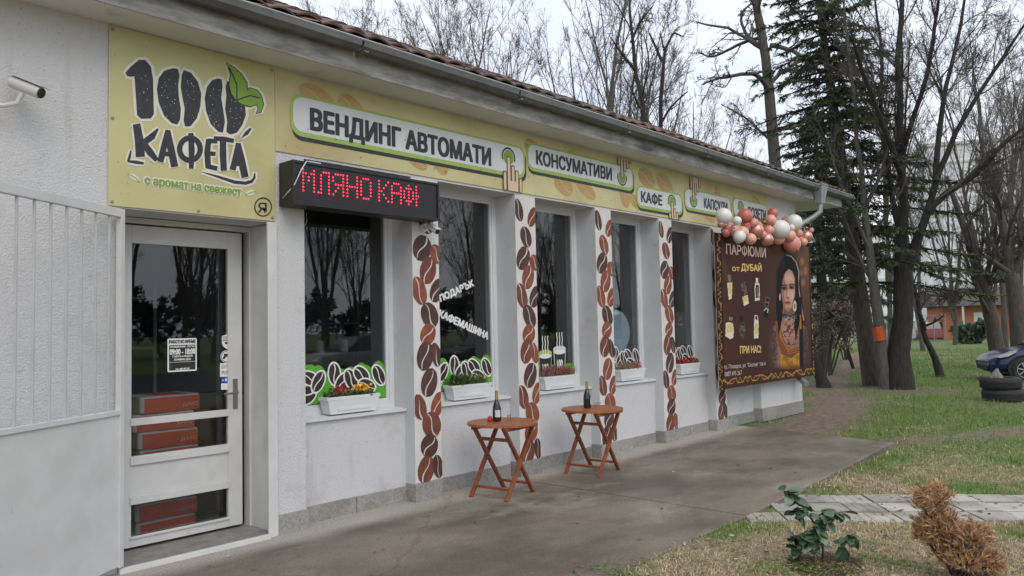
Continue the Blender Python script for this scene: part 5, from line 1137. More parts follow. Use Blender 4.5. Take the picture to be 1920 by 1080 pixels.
# trees and parked lot behind the photographer, seen only as reflections in the glass
for k in range(40):
    x, y, v_, sc, rz = 13+(k*1.65)+(k*37 % 11)*.25, -22-(k*53 % 17)*.9-(k % 2)*7, (1, 0, 1)[k % 3], .78+.05*(k*7 % 6), k*1.7
    c = copy_tree(made[v_]); c.location = (x, y, -.04); c.rotation_euler = (0, 0, rz); c.scale = (sc, sc, sc); c['label'] = 'bare tree behind the photographer, seen only mirrored in the window glass'; c['group'] = 'trees mirrored in the glass'

def pxp(base, path, dist, dd=None):    # photo points at a distance -> coordinates about the tree's base
    o = []
    for i, (px_, py_) in enumerate(path): o.append(tuple(A(px_, py_, dist+(dd[i] if dd else 0))-np.array(base)))
    return o
# the big tree with arching limbs left of the spruce
b = base_of(1462, 25); D_ = 25
limbs = [([(0,0,0)]+pxp(b, [(1460,420),(1452,290),(1443,180),(1433,80),(1418,0),(1400,-110),(1385,-260)], D_), [.25,.215,.185,.165,.14,.12,.09,.04]),
         (pxp(b, [(1441,172),(1425,140),(1400,136),(1370,143),(1345,146),(1318,158)], D_, [0,-.3,-.8,-1.2,-1.6,-2]), [.09,.075,.06,.05,.04,.025]),
         (pxp(b, [(1436,82),(1418,86),(1398,62),(1388,40),(1392,20),(1410,5)], D_, [0,0,.3,.6,.8,1]), [.08,.065,.055,.045,.04,.03]),
         (pxp(b, [(1434,70),(1400,76),(1362,95),(1335,110),(1310,98)], D_, [0,.4,.9,1.3,1.7]), [.07,.055,.045,.035,.02]),
         (pxp(b, [(1445,85),(1480,92),(1510,108),(1540,138),(1556,160)], D_, [0,-.4,-.8,-1,-1.2]), [.08,.065,.055,.045,.03]),
         (pxp(b, [(1432,75),(1424,30),(1410,-20),(1395,-90)], D_, [0,.2,.4,.6]), [.12,.10,.08,.05]),
         (pxp(b, [(1452,270),(1425,245),(1400,222),(1370,205),(1352,195)], D_, [0,.3,.6,1,1.3]), [.05,.04,.032,.025,.015])]
LB = [dict(m=9, ang=.85, ratio=.34, n=8, k=5, up=.0, wob=.16, t0=.2, lmax=2.4), dict(m=5, ang=.75, ratio=.48, n=6, k=4, up=.0, wob=.22, t0=.15), dict(m=4, ang=.7, ratio=.5, n=5, k=3, up=.0, wob=.2, t0=.1), dict(m=2, ang=.7, ratio=.5, n=4, k=3, up=-.02, wob=.25, t0=.1)]
put_tree('bare_tree', b, make_tree(limbs, LB, 211, .008), 'tall bare tree with a dark trunk and arching limbs just left of the spruce', 'bare trees behind the building and lawn', M_BARK, M_TWIG)
# thin dark forked tree above the roof
b = base_of(1236, 23)
limbs = [([(0,0,0)]+pxp(b, [(1236,250),(1239,180),(1241,110),(1246,90)], 23), [.075,.066,.055,.046,.038]), (pxp(b, [(1241,115),(1228,85),(1217,62)], 23), [.05,.035,.02]), (pxp(b, [(1245,95),(1255,78),(1262,60),(1283,70)], 23), [.045,.035,.03,.015]), (pxp(b, [(1238,235),(1254,205),(1278,180),(1290,172)], 23), [.04,.032,.025,.015]), (pxp(b, [(1244,90),(1240,70),(1238,60)], 23), [.03,.02,.01])]
put_tree('bare_tree', b, make_tree(limbs, [dict(m=4, ang=.7, ratio=.35, n=5, k=4, up=.05, wob=.15), dict(m=4, ang=.7, ratio=.5, n=4, k=3, up=.02, wob=.2)], 221, .007), 'thin dark forked young tree sticking up above the roof edge', 'bare trees behind the building and lawn', M_BARKD, M_TWIG)
b = base_of(1205, 22)
limbs = [([(0,0,0)]+pxp(b, [(1210,230),(1195,150),(1183,80),(1178,20),(1182,-40)], 22), [.09,.075,.06,.048,.035,.015]), (pxp(b, [(1190,130),(1165,100),(1145,70)], 22), [.05,.035,.015]), (pxp(b, [(1183,80),(1200,40),(1225,10)], 22), [.04,.03,.012])]
put_tree('bare_tree', b, make_tree(limbs, LB[:3], 223, .007), 'leaning bare tree with a dark stem left of the thin forked one', 'bare trees behind the building and lawn', M_BARKD, M_TWIG)

# dark forked trunk on the lawn
D_ = 18.3; b = tuple(G(1688,728)); D_ = float((np.array(b)-CAM)@_f)
limbs = [([(0,0,-.05)]+pxp(b, [(1689,700),(1690,640),(1694,560),(1697,500),(1692,455),(1688,380),(1690,300),(1686,200),(1680,100),(1690,-20),(1700,-160)], D_), [.34,.28,.24,.22,.23,.13,.095,.085,.075,.065,.055,.03]),
         (pxp(b, [(1698,505),(1712,470),(1727,430),(1742,390),(1757,330),(1790,250),(1830,180),(1880,110),(1930,30)], D_, [0,-.2,-.4,-.6,-.8,-1,-1.2,-1.4,-1.6]), [.15,.12,.10,.082,.068,.055,.045,.036,.022]),
         (pxp(b, [(1690,440),(1672,380),(1665,300),(1650,200),(1655,100),(1640,0)], D_, [0,.3,.5,.8,1,1.2]), [.08,.068,.057,.05,.04,.025]),
         (pxp(b, [(1740,395),(1775,360),(1830,330),(1880,270),(1925,235)], D_, [-.6,-.8,-1,-1.2,-1.4]), [.085,.07,.06,.05,.03]),
         (pxp(b, [(1688,310),(1705,240),(1735,160),(1752,60),(1765,-40)], D_, [0,-.5,-1,-1.3,-1.6]), [.07,.06,.05,.04,.025]),
         (pxp(b, [(1690,330),(1660,250),(1640,190),(1610,120),(1595,60)], D_, [0,-.8,-1.2,-1.6,-2]), [.07,.06,.05,.04,.025]),
         (pxp(b, [(1755,340),(1760,250),(1775,150),(1800,60),(1815,-40)], D_, [-.8,-.5,-.2,.1,.3]), [.07,.06,.05,.04,.025])]
LC = [dict(m=10, ang=.58, ratio=.40, n=8, k=5, up=.05, wob=.08, t0=.25, lmax=3.6, rr=.4), dict(m=7, ang=.60, ratio=.54, n=6, k=3, up=.02, wob=.11, t0=.15), dict(m=5, ang=.6, ratio=.54, n=5, k=3, up=.02, wob=.12, t0=.1), dict(m=4, ang=.6, ratio=.5, n=4, k=3, up=.0, wob=.2, t0=.1)]
put_tree('bare_tree', b, make_tree(limbs, LC, 231, .005), 'large bare tree with a black forked trunk on the lawn behind the banner', 'bare trees on the lawn', M_BARKD, M_TWIG)
# grey trunk with an orange paint mark
b = tuple(G(1662,728)); D_ = float((np.array(b)-CAM)@_f)
limbs = [([(0,0,-.05)]+pxp(b, [(1656,690),(1648,620),(1640,540),(1632,480),(1624,400),(1612,300),(1600,200),(1592,100),(1580,-30)], D_), [.17,.145,.13,.12,.10,.07,.055,.045,.035,.02]),
         (pxp(b, [(1630,470),(1600,400),(1570,330),(1550,260)], D_, [0,-.3,-.6,-.8]), [.05,.04,.03,.02]), (pxp(b, [(1622,390),(1650,330),(1670,260)], D_, [0,-.3,-.5]), [.05,.04,.02])]
tg_ = put_tree('bare_tree', b, make_tree(limbs, LC[:3], 233, .006), 'slim grey trunk with an orange paint mark, left of the black forked trunk', 'bare trees on the lawn', M_BARKL, M_TWIG)
pm_, pn_ = A(1650,638,D_), A(1645.5,612,D_)
MB().tube([pm_, (pm_+pn_)/2, pn_], [.137,.135,.134], 12, cap=False).build('paint_mark', pm('orange_paint', (.62,.10,.03), (.5,.07,.02), scale=14, rough=.7), tg_)
# bent sapling, leaning stump, trees near the car
def custom(path, rad, dist, seed, label, lv, mt=M_BARKD, extra=()):
    b = tuple(G(*path[0])) if dist is None else base_of(path[0][0], dist); D = float((np.array(b)-CAM)@_f)
    limbs = [([(0,0,-.05)]+pxp(b, path[1:], D), rad)]+[(pxp(b, p, D, dd), r_) for p, r_, dd in extra]
    return put_tree('bare_tree', b, make_tree(limbs, lv, seed, .006), label, 'bare trees on the lawn', mt, M_TWIG)
LS = [dict(m=7, ang=.75, ratio=.35, n=6, k=4, up=.03, wob=.2, t0=.35), dict(m=5, ang=.7, ratio=.5, n=5, k=3, up=.02, wob=.22), dict(m=4, ang=.7, ratio=.5, n=4, k=3, up=.0, wob=.22)]
custom([(1764,706),(1760,680),(1750,663),(1738,650),(1730,620),(1724,580),(1716,540),(1702,500),(1690,470)], [.13,.10,.085,.08,.07,.06,.05,.035,.02], None, 241, 'crooked thin sapling on the lawn right of the black trunk', LS, extra=[([(1733,612),(1748,606),(1762,598),(1770,590)], [.035,.03,.022,.012], [0,-.2,-.3,-.4])])
custom([(1872,657),(1868,640),(1858,590),(1845,540),(1836,510),(1825,480),(1810,430),(1790,380),(1775,330)], [.27,.24,.22,.20,.18,.14,.11,.09,.05], 26, 243, 'leaning bare tree in front of the orange house', LC, M_BARK, extra=[([(1843,545),(1820,546),(1795,545),(1770,556),(1740,552)], [.09,.08,.07,.05,.03], [0,-.3,-.5,-.6,-.8]), ([(1846,535),(1862,528),(1885,525)], [.10,.08,.06], [0,-.2,-.4])])
custom([(1912,650),(1910,610),(1905,560),(1898,520),(1890,480),(1880,430),(1868,360),(1850,300)], [.27,.24,.22,.22,.15,.12,.09,.05], 24, 245, 'thick bare trunk rising behind the dark blue car', LC, M_BARK, extra=[([(1898,520),(1910,490),(1925,450)], [.14,.11,.07], [0,-.2,-.4]), ([(1897,515),(1875,500),(1850,480),(1830,478)], [.10,.08,.06,.03], [0,-.3,-.5,-.7])])
st = thing('tree_stump', tuple(G(1543,724)), 'dark slanting cut trunk leaning out behind the right end of the brown banner', 'stump')
p0, p1 = G(1546,725), A(1517,655,float((G(1543,724)-CAM)@_f)); MB().tube([p0-np.array([0,0,.08]), p0*.75+p1*.25, p0*.4+p1*.6, p1], [.21,.14,.12,.11], 10).build('trunk', M_BARKD, st, smooth=2)
br_ = custom([(1600,690),(1585,640),(1572,600)], [.06,.05,.03], None, 247, 'small bare sapling behind the right edge of the banner', LS[:2])

# ------------------------------------------------------------------ spruce
M_NEED = pm('dark_needles', (1,1,1), rough=.75, vcol=True, spec=.2)
def spruce(label, base, H, R0, z0, seed, path=None, lean=(0,0)):
    rg = np.random.default_rng(seed); t = thing('spruce_tree', base, label, 'tree')
    cen = lambda z: np.array([lean[0]*z/H, lean[1]*z/H, z])
    pts = [cen(z) for z in np.linspace(-.05, H, 12)]; MB().tube(pts, np.linspace(.24, .03, 12), 10).build('trunk', M_BARK, t, local=True, smooth=2)
    S0, S1, Wd_, Cc = [], [], [], []; BP, BR = [], []
    z = z0
    while z < H-.3:
        u = (z-z0)/(H-z0); Lb = R0*(1-u)**.75*rg.uniform(.75, 1.1)+.25; nb = int(rg.integers(5, 8)); a0 = rg.uniform(0, 6.28)
        for k in range(nb):
            a = a0+k*2*math.pi/nb+rg.normal(0, .2); L_ = Lb*rg.uniform(.6, 1.15); dr = np.array([math.cos(a), math.sin(a), 0]); n = 9; s = np.linspace(0, 1, n)[:, None]
            P = cen(z)+dr*L_*s+np.array([0, 0, 1])*(.12*s-.42*s**2+.16*s**4)*L_; BP.append(P); BR.append(np.linspace(.035, .008, n))
            m_ = int(17*L_)+5
            tt = rg.uniform(.12, 1, m_)
            for q in tt:
                i = q*(n-1); i0 = min(int(i), n-2); p = P[i0]*(1-(i-i0))+P[i0+1]*(i-i0)
                side = rg.choice([-1, 1]); sd_ = np.array([-dr[1], dr[0], 0])*side; d = nrm(dr*rg.uniform(.3, .9)+sd_*rg.uniform(.2, 1)+np.array([0, 0, rg.uniform(-.55, .12)]))
                ln = rg.uniform(.18, .5)*(1.1-.5*q)*(.6+.25*L_)
                S0.append(p); S1.append(p+d*ln); Wd_.append(rg.uniform(.05, .09)); Cc.append(rg.random())
        z += rg.uniform(.24, .46)*(1.25-.5*u)
    S0, S1 = np.array(S0), np.array(S1); n = len(S0); Wd_ = np.array(Wd_)[:, None]; d = S1-S0; k = 5
    # each twig carries several needle tufts: narrow faces fanning from it
    V, C = [], []
    for j in range(k):
        f0 = S0+d*(j/k*.9); sd_ = nrm(np.cross(d, rg.normal(0, 1, d.shape)))
        for sg in (-1, 1):
            tip = f0+d*.30+sd_*sg*Wd_+np.array([0, 0, -1])*rg.uniform(0, .03, (n, 1)); w0 = nrm(np.cross(d, sd_))*.018
            V.append(np.stack([f0-w0, f0+w0+d*.08, tip], 1)); C.append(np.array(Cc))
    V = np.concatenate(V).reshape(-1, 3); cc = np.concatenate(C)[:, None]; col_ = np.array((.034,.047,.030))*(1-cc)+np.array((.115,.135,.078))*cc
    o = add('crown', np_mesh('crown', V, None, np.arange(len(V)).reshape(-1, 3), vcol=np.repeat(col_, 3, 0)), M_NEED, t)
    v, q = tubes(np.array(BP), np.array(BR), 4); add('branches', np_mesh('branches', v, q, smooth=True), M_BARKD, t)
    return t
b = G(1636,722); b2 = A(1590,300,float((b-CAM)@_f)+.6)
spruce('tall dark spruce rising behind the roof corner and perfume banner', (float(b[0]), float(b[1]), -.04), 13, 3.1, 2.6, 301, lean=(-.9, .9))
b3 = base_of(1545, 26); spruce('second dark spruce further back behind the roof corner', b3, 9, 2.5, 2.0, 303)

# ------------------------------------------------------------------ brown thicket and foreground shrubs
def thicket(name, base, R_, H, n, ca, cb, label, seed, cat='bush', twig=True, sz=.05):
    rg = np.random.default_rng(seed); t = thing(name, base, label, cat)
    limbs = []
    for k in range(7):
        a = rg.uniform(0, 6.28); s_ = R_*rg.uniform(.3, .9); limbs.append(([(rg.normal(0, .1), rg.normal(0, .1), 0), (math.cos(a)*s_*.5, math.sin(a)*s_*.5, H*.5), (math.cos(a)*s_, math.sin(a)*s_, H*rg.uniform(.7, 1))], [.03, .022, .01]))
    (tv, tq), (cv, cq) = make_tree(limbs, [dict(m=8, ang=.7, ratio=.4, n=5, k=3, up=.0, wob=.25), dict(m=6, ang=.7, ratio=.5, n=4, k=3, up=0, wob=.25)], seed, .005)
    add('stems', np_mesh('stems', tv, tq, smooth=True), M_TWIG, t); add('twigs', np_mesh('twigs', cv, cq), M_TWIG, t)
    if n:
        i = rg.integers(0, len(cv), n); p = cv[i]+rg.normal(0, .05, (n, 3)); d = nrm(rg.normal(0, 1, (n, 3))); s_ = nrm(np.cross(d, rg.normal(0, 1, (n, 3)))); L_ = rg.uniform(.6, 1.3, (n, 1))*sz
        V = np.stack([p, p+d*L_*.5+s_*L_*.3, p+d*L_, p+d*L_*.5-s_*L_*.3], 1).reshape(-1, 3); u = rg.random((n, 1)); c = np.array(ca)*(1-u)+np.array(cb)*u
        add('leaves', np_mesh('leaves', V, np.arange(4*n).reshape(n, 4), vcol=np.repeat(c, 4, 0)), M_LEAFV, t)['kind'] = 'stuff'
    return t
for px_, d_, R_, H, lb_ in ((1545,24,1.6,2.6,'brown leafy thicket right beside the banner edge'),(1585,33,1.8,2.9,'brown thicket behind the footpath, left of the spruce trunk'),(1520,31,1.8,3.0,'tall brown thicket mostly hidden behind the perfume banner')):
    thicket('brown_bush', base_of(px_, d_), R_, H, 5200, (.10,.07,.05), (.24,.19,.14), lb_, int(px_), sz=.07)
thicket('agave_bush', base_of(1822, 50), 1.0, 1.1, 2600, (.05,.085,.06), (.12,.16,.11), 'grey-green spiky bush before the orange house wall', 77, sz=.45)

hg = thicket('evergreen_bush', (20, -44, -.04), 3.4, 5.2, 9000, (.016,.026,.012), (.05,.07,.03), 'dark evergreen bush behind the photographer, seen only mirrored in the window glass', 91, sz=.22)
hg['group'] = 'bushes mirrored in the glass'
for k in range(1, 15):
    c = copy_tree(hg); c.location = (20+k*5.2, -44-(k % 3)*1.6, -.04); c.rotation_euler = (0, 0, k*1.3); q = .85+.12*(k % 4); c.scale = (q, q, q*(.8+.1*(k % 3)))
# green shrub with large leaves
gs = thing('laurel_shrub', tuple(G(1543,1052)), 'young green shrub with large glossy leaves in the foreground bed', 'shrub'); gb = np.array(OFF[gs.name]); Dg = float((gb-CAM)@_f)
M_GSTEM = pm('shrub_stem', (.10,.085,.05), (.06,.05,.03), scale=20, rough=.8)
stems = [[(1543,1052),(1542,1020),(1540,1000),(1530,985),(1512,960),(1500,945),(1480,925),(1470,920)],[(1541,1010),(1548,985),(1560,965),(1580,960)],[(1540,1003),(1525,1000),(1505,1000),(1490,1008)],[(1530,985),(1545,968),(1552,955)],[(1575,1056),(1576,1030),(1590,1005),(1605,1000)],[(1543,1035),(1530,1020),(1512,1005)],[(1512,962),(1500,965),(1488,955)],[(1500,1060),(1498,1035),(1490,1015),(1482,1005)]]
tips = []
for i, s_ in enumerate(stems):
    dd = np.linspace(0, random.uniform(-.12, .12), len(s_)); P = np.array([A(px_, py_, Dg+dd[k]) for k, (px_, py_) in enumerate(s_)]); MB().tube(P, np.linspace(.009, .003, len(s_)), 6).build('stem', M_GSTEM, gs, smooth=True)
    tips.append(P)
M_LAUR = [pm('glossy_leaf_dark', (.035,.075,.033), (.05,.095,.043), scale=18, rough=.38, coat=.2), pm('glossy_leaf_mid', (.07,.13,.062), (.095,.16,.085), scale=18, rough=.40, coat=.2)]
def leaf_mesh(mt):
    V, F = [], []; n = 6
    for i in range(n+1):
        u = i/n; w_ = .35*math.sin(math.pi*min(1, u**.85))**.8 if 0 < u < 1 else 0; dr = -.22*u*u
        V += [(-w_, u, dr+.10*w_), (0, u, dr), (w_, u, dr+.10*w_)]
    for i in range(n):
        for j in (0, 1): a = 3*i+j; F.append((a, a+1, a+4, a+3))
    me = bpy.data.meshes.new('leaf'); me.from_pydata(V, [], F); me.shade_smooth(); me.materials.append(mt); return me
lm = [leaf_mesh(q) for q in M_LAUR]
for P in tips:
    nl = 24 if len(P) > 5 else 15
    for k in range(nl):
        u = random.uniform(.35, 1.0) if len(P) > 5 else random.uniform(.25, 1.0); i = u*(len(P)-1); i0 = min(int(i), len(P)-2); p = P[i0]*(1-(i-i0))+P[i0+1]*(i-i0)
        o = bpy.data.objects.new('leaf', random.choice(lm)); col.objects.link(o); o.parent = gs; o.location = p-gb; s_ = random.uniform(.075, .125); o.scale = (s_, s_, s_)
        o.rotation_euler = (random.uniform(-.9, .45), random.uniform(-.5, .5), random.uniform(0, 6.28))
# dead orange thuja
def thuja(base, lobes, label, seed, n_spr, ca, cb, hmin=0.0):
    rg = np.random.default_rng(seed); t = thing('dead_thuja', base, label, 'shrub'); b = np.array(base)
    V, C = [], []
    for (cx_, cy_, cz_, rx, rz_) in lobes:
        n = int(n_spr*rx*rz_/.06); d = nrm(rg.normal(0, 1, (n, 3))); q = rg.uniform(.25, 1, (n, 1))**.5*(1+.18*rg.normal(0, 1, (n, 1))); p = np.array([cx_, cy_, cz_])+d*q*np.array([rx, rx, rz_])
        out = nrm(d*np.array([1, 1, .4])+np.array([0, 0, .9])+rg.normal(0, .35, (n, 3))); sd_ = nrm(np.cross(out, rg.normal(0, 1, (n, 3)))); L_ = rg.uniform(.03, .065, (n, 1))
        tone = rg.random((n, 1))*.7+.3*q
        for k in range(7):
            f = (k-3)/3.0; tip = p+out*L_*(1-.35*abs(f))+sd_*L_*f*.75+rg.normal(0, .006, (n, 3)); r0 = p+out*L_*.12*k/3; w_ = nrm(np.cross(out, sd_)*.6+sd_*.4)*.0042
            V.append(np.stack([r0-w_, r0+w_, tip], 1)); C.append(tone)
    V = np.concatenate(V).reshape(-1, 3)-b; tt = np.clip(np.concatenate(C), 0, 1); c = np.array(ca)*(1-tt)+np.array(cb)*tt
    add('dry_foliage', np_mesh('dry_foliage', V, None, np.arange(len(V)).reshape(-1, 3), vcol=np.repeat(c, 3, 0)), M_LEAFV, t)
    for (cx_, cy_, cz_, rx, rz_) in lobes:
        for k in range(5):
            e = np.array([cx_, cy_, cz_])+rg.normal(0, .5, 3)*np.array([rx, rx, rz_*.7]); MB().tube([b+np.array([rg.normal(0,.02), rg.normal(0,.02), -.02]), (b+e)/2+rg.normal(0, .02, 3), e], [.008,.006,.003], 6).build('stem', M_GSTEM, t, smooth=True)
tb = A(1800,1120,5.0); tb[2] = -.02
def lobe(px_, py_, rx, rz_, dd=0): p = A(px_, py_, 5.0+dd); return (p[0], p[1], p[2], rx, rz_)
thuja(tuple(tb), [lobe(1746,935,.10,.095), lobe(1762,985,.12,.10,.02), lobe(1828,1005,.09,.08,-.05), lobe(1800,1040,.14,.10), lobe(1742,1000,.09,.08,.06), lobe(1848,1055,.10,.08)], 'dead orange-brown thuja bush in the right foreground', 401, 1900, (.20,.11,.055), (.64,.40,.22))
tb2 = A(1078,1110,5.4); tb2[2] = -.02
thuja(tuple(tb2), [lobe(1085,1073,.05,.04,.4), lobe(1050,1082,.05,.035,.4)], 'tip of a dry orange plant at the bottom edge beside the walkway', 403, 900, (.16,.06,.02), (.55,.22,.08))
# ------------------------------------------------------------------ car, tyres, stone
M_BLUE = pm('dark_blue_car_paint', (.006,.012,.075), rough=.3, metal=.1, coat=.45); M_TRIM = pm('black_car_trim', (.012,.012,.013), rough=.6); M_LAMP = pm('headlight_cover', (.55,.58,.60), (.4,.42,.44), scale=14, rough=.15, coat=.8); M_ALLOY = pm('alloy_wheel', (.42,.42,.42), rough=.35, metal=.8); M_RUB = pm('tyre_rubber', (.022,.022,.023), (.035,.035,.035), scale=14, rough=.85, bump=.3, bscale=60); M_CGLS = pm('car_glass', (.012,.014,.016), rough=.05, coat=.5)
cf = G(1834,716); right = _r.copy(); right[2] = 0; right /= np.linalg.norm(right); cf = cf+right*.42; ca_ = math.atan2(right[1], right[0])+math.radians(-14)
car = thing('parked_car', (float(cf[0]), float(cf[1]), -.02), 'dark blue hatchback parked on the grass behind the stacked tyres', 'car', rz=ca_)
# lengthwise stations: x, sill z, shoulder z, crown z, half width, half width at crown   (front bumper at x = 0, viewer's side y < 0)
ST = [(.0,.34,.46,.52,.52,.44),(.05,.24,.52,.62,.68,.58),(.20,.20,.60,.72,.78,.66),(.45,.19,.68,.80,.83,.70),(.80,.20,.76,.87,.85,.72),(1.15,.20,.82,.93,.86,.72),(1.35,.20,.85,.97,.86,.70),(1.9,.20,.88,.93,.86,.72),(2.6,.20,.90,.94,.86,.72),(3.3,.20,.92,.97,.85,.70),(3.8,.24,.92,.99,.80,.66),(3.98,.34,.84,.92,.70,.58)]
mb = MB(); K = 10; off = .85
for x, zs, zh, zc, hw, hc in ST:
    ring_ = [(-hw*.86, zs), (-hw*.98, zs+.12), (-hw, (zs+zh)/2+.05), (-hw*.97, zh), (-hc, zc)]; ring_ = ring_+[(-y_, z_) for y_, z_ in ring_[::-1]]
    mb.v += [(x, y_+off, z_) for y_, z_ in ring_]
for i in range(len(ST)-1):
    for j in range(K): mb.f.append((i*K+j, i*K+(j+1) % K, (i+1)*K+(j+1) % K, (i+1)*K+j))
mb.f += [tuple(range(K)), tuple((len(ST)-1)*K+j for j in range(K))[::-1]]
body = mb.build('body', M_BLUE, car, local=True, smooth=True); sb_ = body.modifiers.new('sub', 'SUBSURF'); sb_.levels = 2; sb_.render_levels = 2
cab = MB(); CS = [(1.12,.90,.92,.70),(1.75,.90,1.36,.62),(2.2,.90,1.44,.60),(3.0,.90,1.43,.58),(3.65,.92,1.15,.62),(3.85,.92,.98,.66)]
for x, z0, z1, hw in CS: cab.v += [(x, off-.74, z0), (x, off-hw*.98, z1-.04 if z1 > 1 else z1), (x, off-hw*.6, z1), (x, off+hw*.6, z1), (x, off+hw*.98, z1-.04 if z1 > 1 else z1), (x, off+.74, z0)]
for i in range(len(CS)-1):
    for j in range(5): cab.f.append((i*6+j, i*6+j+1, (i+1)*6+j+1, (i+1)*6+j))
cb_ = cab.build('windows', M_CGLS, car, local=True, smooth=2)
rfm = MB(); 
for x, z, hw in ((1.75,1.368,.60),(2.2,1.448,.60),(3.0,1.438,.58),(3.4,1.30,.58)): rfm.v += [(x, off-hw, z-.03), (x, off-hw*.6, z+.008), (x, off+hw*.6, z+.008), (x, off+hw, z-.03)]
for i in range(3): rfm.f += [(i*4+j, i*4+j+1, (i+1)*4+j+1, (i+1)*4+j) for j in range(3)]
rfm.build('roof', M_BLUE, car, local=True, smooth=True)
def wheel_parts(parent, cx_, cy_, cz_, R, wd_, side=-1):
    mb = MB(); pr = [(R*.66, -wd_/2), (R*.9, -wd_/2), (R, -wd_/2+.03), (R, wd_/2-.03), (R*.9, wd_/2), (R*.66, wd_/2)]; k = 26
    for r_, y_ in pr: mb.v += [(cx_+r_*math.cos(2*math.pi*j/k), cy_+y_, cz_+r_*math.sin(2*math.pi*j/k)) for j in range(k)]
    for i in range(6):
        for j in range(k): mb.f.append((i*k+j, i*k+(j+1) % k, ((i+1) % 6)*k+(j+1) % k, ((i+1) % 6)*k+j))
    wl = mb.build('wheel', M_RUB, parent, local=True, smooth=2)
    rm = MB(); yy = cy_+side*(wd_/2-.012); k = 24
    for r_, dy in ((R*.68, 0), (R*.60, .0), (R*.58, .03)): rm.v += [(cx_+r_*math.cos(2*math.pi*j/k), yy-side*dy, cz_+r_*math.sin(2*math.pi*j/k)) for j in range(k)]
    for i in range(2):
        for j in range(k): rm.f.append((i*k+j, i*k+(j+1) % k, (i+1)*k+(j+1) % k, (i+1)*k+j))
    rm.build('rim', M_ALLOY, wl, local=True, smooth=2)
    for q in range(7):
        a = q*2*math.pi/7+.2; MB().bar((cx_+.03*math.cos(a), yy, cz_+.03*math.sin(a)), (cx_+R*.63*math.cos(a), yy-side*.004, cz_+R*.63*math.sin(a)), .03, .035, up=(0,1,0)).build('spoke', M_ALLOY, wl, local=True)
    hb_ = MB().tube([(cx_, yy-side*.01, cz_), (cx_, yy+side*.008, cz_)], .05, 12).build('hub', M_ALLOY, wl, local=True)
    MB().tube([(cx_, yy-side*.06, cz_), (cx_, yy-side*.05, cz_)], R*.62, 20).build('brake_shadow_plate', M_TRIM, wl, local=True)
    return wl
for cx_ in (.72, 3.22):
    wheel_parts(car, cx_, off-.80, .31, .31, .19, -1); wheel_parts(car, cx_, off+.80, .31, .31, .19, 1)
    arc = [(cx_+.375*math.cos(a), off-.845, .31+.375*math.sin(a)) for a in np.linspace(-.15, math.pi+.15, 18)]
    MB().tube(arc, .026, 6).build('wheel_arch', M_TRIM, car, local=True, smooth=2)
    MB().tube([(cx_, off-.853, .31), (cx_, off-.70, .31)], .365, 22).build('arch_well', M_TRIM, car, local=True)
hl = MB(); pts = [(.10,.64),(.20,.70),(.38,.80),(.56,.83),(.50,.75),(.34,.66),(.18,.62)]
hl.raw([(x, off-.60-.28*min(1, x/.35)**.6-.005, z) for x, z in pts]+[(x+.04, off-.52-.28*min(1, x/.35)**.6, z-.01) for x, z in pts], [tuple(range(7))[::-1], tuple(range(7, 14))]+[(i, (i+1) % 7, 7+(i+1) % 7, 7+i) for i in range(7)]); hl.build('headlight', M_LAMP, car, local=True, smooth=2)
MB().box(-.012, .03, off-.42, off+.42, .30, .42).build('grille', M_TRIM, car, local=True, bevel=.01)
MB().bar((.02, off-.62, .25), (.36, off-.82, .235), .03, .05).build('bumper_lip', M_TRIM, car, local=True)
MB().bar((.05, off-.67, .50), (.30, off-.80, .53), .012, .012).build('bumper_seam', M_TRIM, car, local=True)
MB().bar((1.30, off-.872, .30), (1.32, off-.868, .82), .006, .008, up=(0,1,0)).build('door_seam', M_TRIM, car, local=True)
MB().tube([(1.55, off-.80, .95), (1.52, off-.95, .99), (1.56, off-1.0, 1.0)], [.03,.07,.05], 8).build('mirror', M_BLUE, car, local=True, smooth=2)
MB().box(1.05, 1.16, off-.872, off-.862, .66, .675).build('side_repeater', M_LAMP, car, local=True)

def tyre(base, R, h, label, rz):
    t = thing('old_tyre', base, label, 'tyre', 'tyres stacked by the car', rz); k = 40; mb = MB()
    pr = [(R*.58, .05), (R*.66, .012), (R*.86, 0), (R*.97, .03), (R, .07)]
    for q in range(4):
        z_ = .07+(h-.14)*(q+.5)/4; pr += [(R, z_-.012), (R*.975, z_-.008), (R*.975, z_+.008), (R, z_+.012)] if q < 3 else []
    pr += [(R, h-.07), (R*.97, h-.03), (R*.86, h), (R*.66, h-.012), (R*.58, h-.05)]; n = len(pr)
    for r_, z_ in pr: mb.v += [(r_*math.cos(2*math.pi*j/k), r_*math.sin(2*math.pi*j/k), z_) for j in range(k)]
    for i in range(n):
        for j in range(k): mb.f.append((i*k+j, i*k+(j+1) % k, ((i+1) % n)*k+(j+1) % k, ((i+1) % n)*k+j))
    mb.build('tread', M_RUB, t, local=True, smooth=2); MB().lathe([(R*.56,.06),(R*.60,.06),(R*.60,.075),(R*.56,.075)], (0,0,0), 30).build('bead', M_RUB, t, local=True)
tp = G(1887,754); tp = np.array([tp[0], tp[1], -.02]); dv = nrm(np.array([_f[0], _f[1], 0])); R_ = .375; tc_ = tp+dv*R_+right*.17
tyre(tuple(tc_+right*.02), R_+.01, .245, 'lower of the two old black tyres stacked on the grass', .3); tyre(tuple(tc_+np.array([0,0,.246])-right*.03), R_-.005, .235, 'upper of the two stacked tyres, with a stone on top', 1.1)
rk = MB(); rg = np.random.default_rng(8); c0 = tc_+np.array([0,0,.47])-right*.12; rkp = [(-.17,0,-.06),(-.13,-.12,-.02),(.02,-.15,-.03),(.17,-.08,-.05),(.18,.08,-.05),(.02,.14,-.03),(-.14,.10,-.04),(-.09,-.05,.10),(-.07,-.02,.19),(-.02,-.04,.18),(.06,-.04,.10),(.12,0,.05),(.02,.07,.10)]
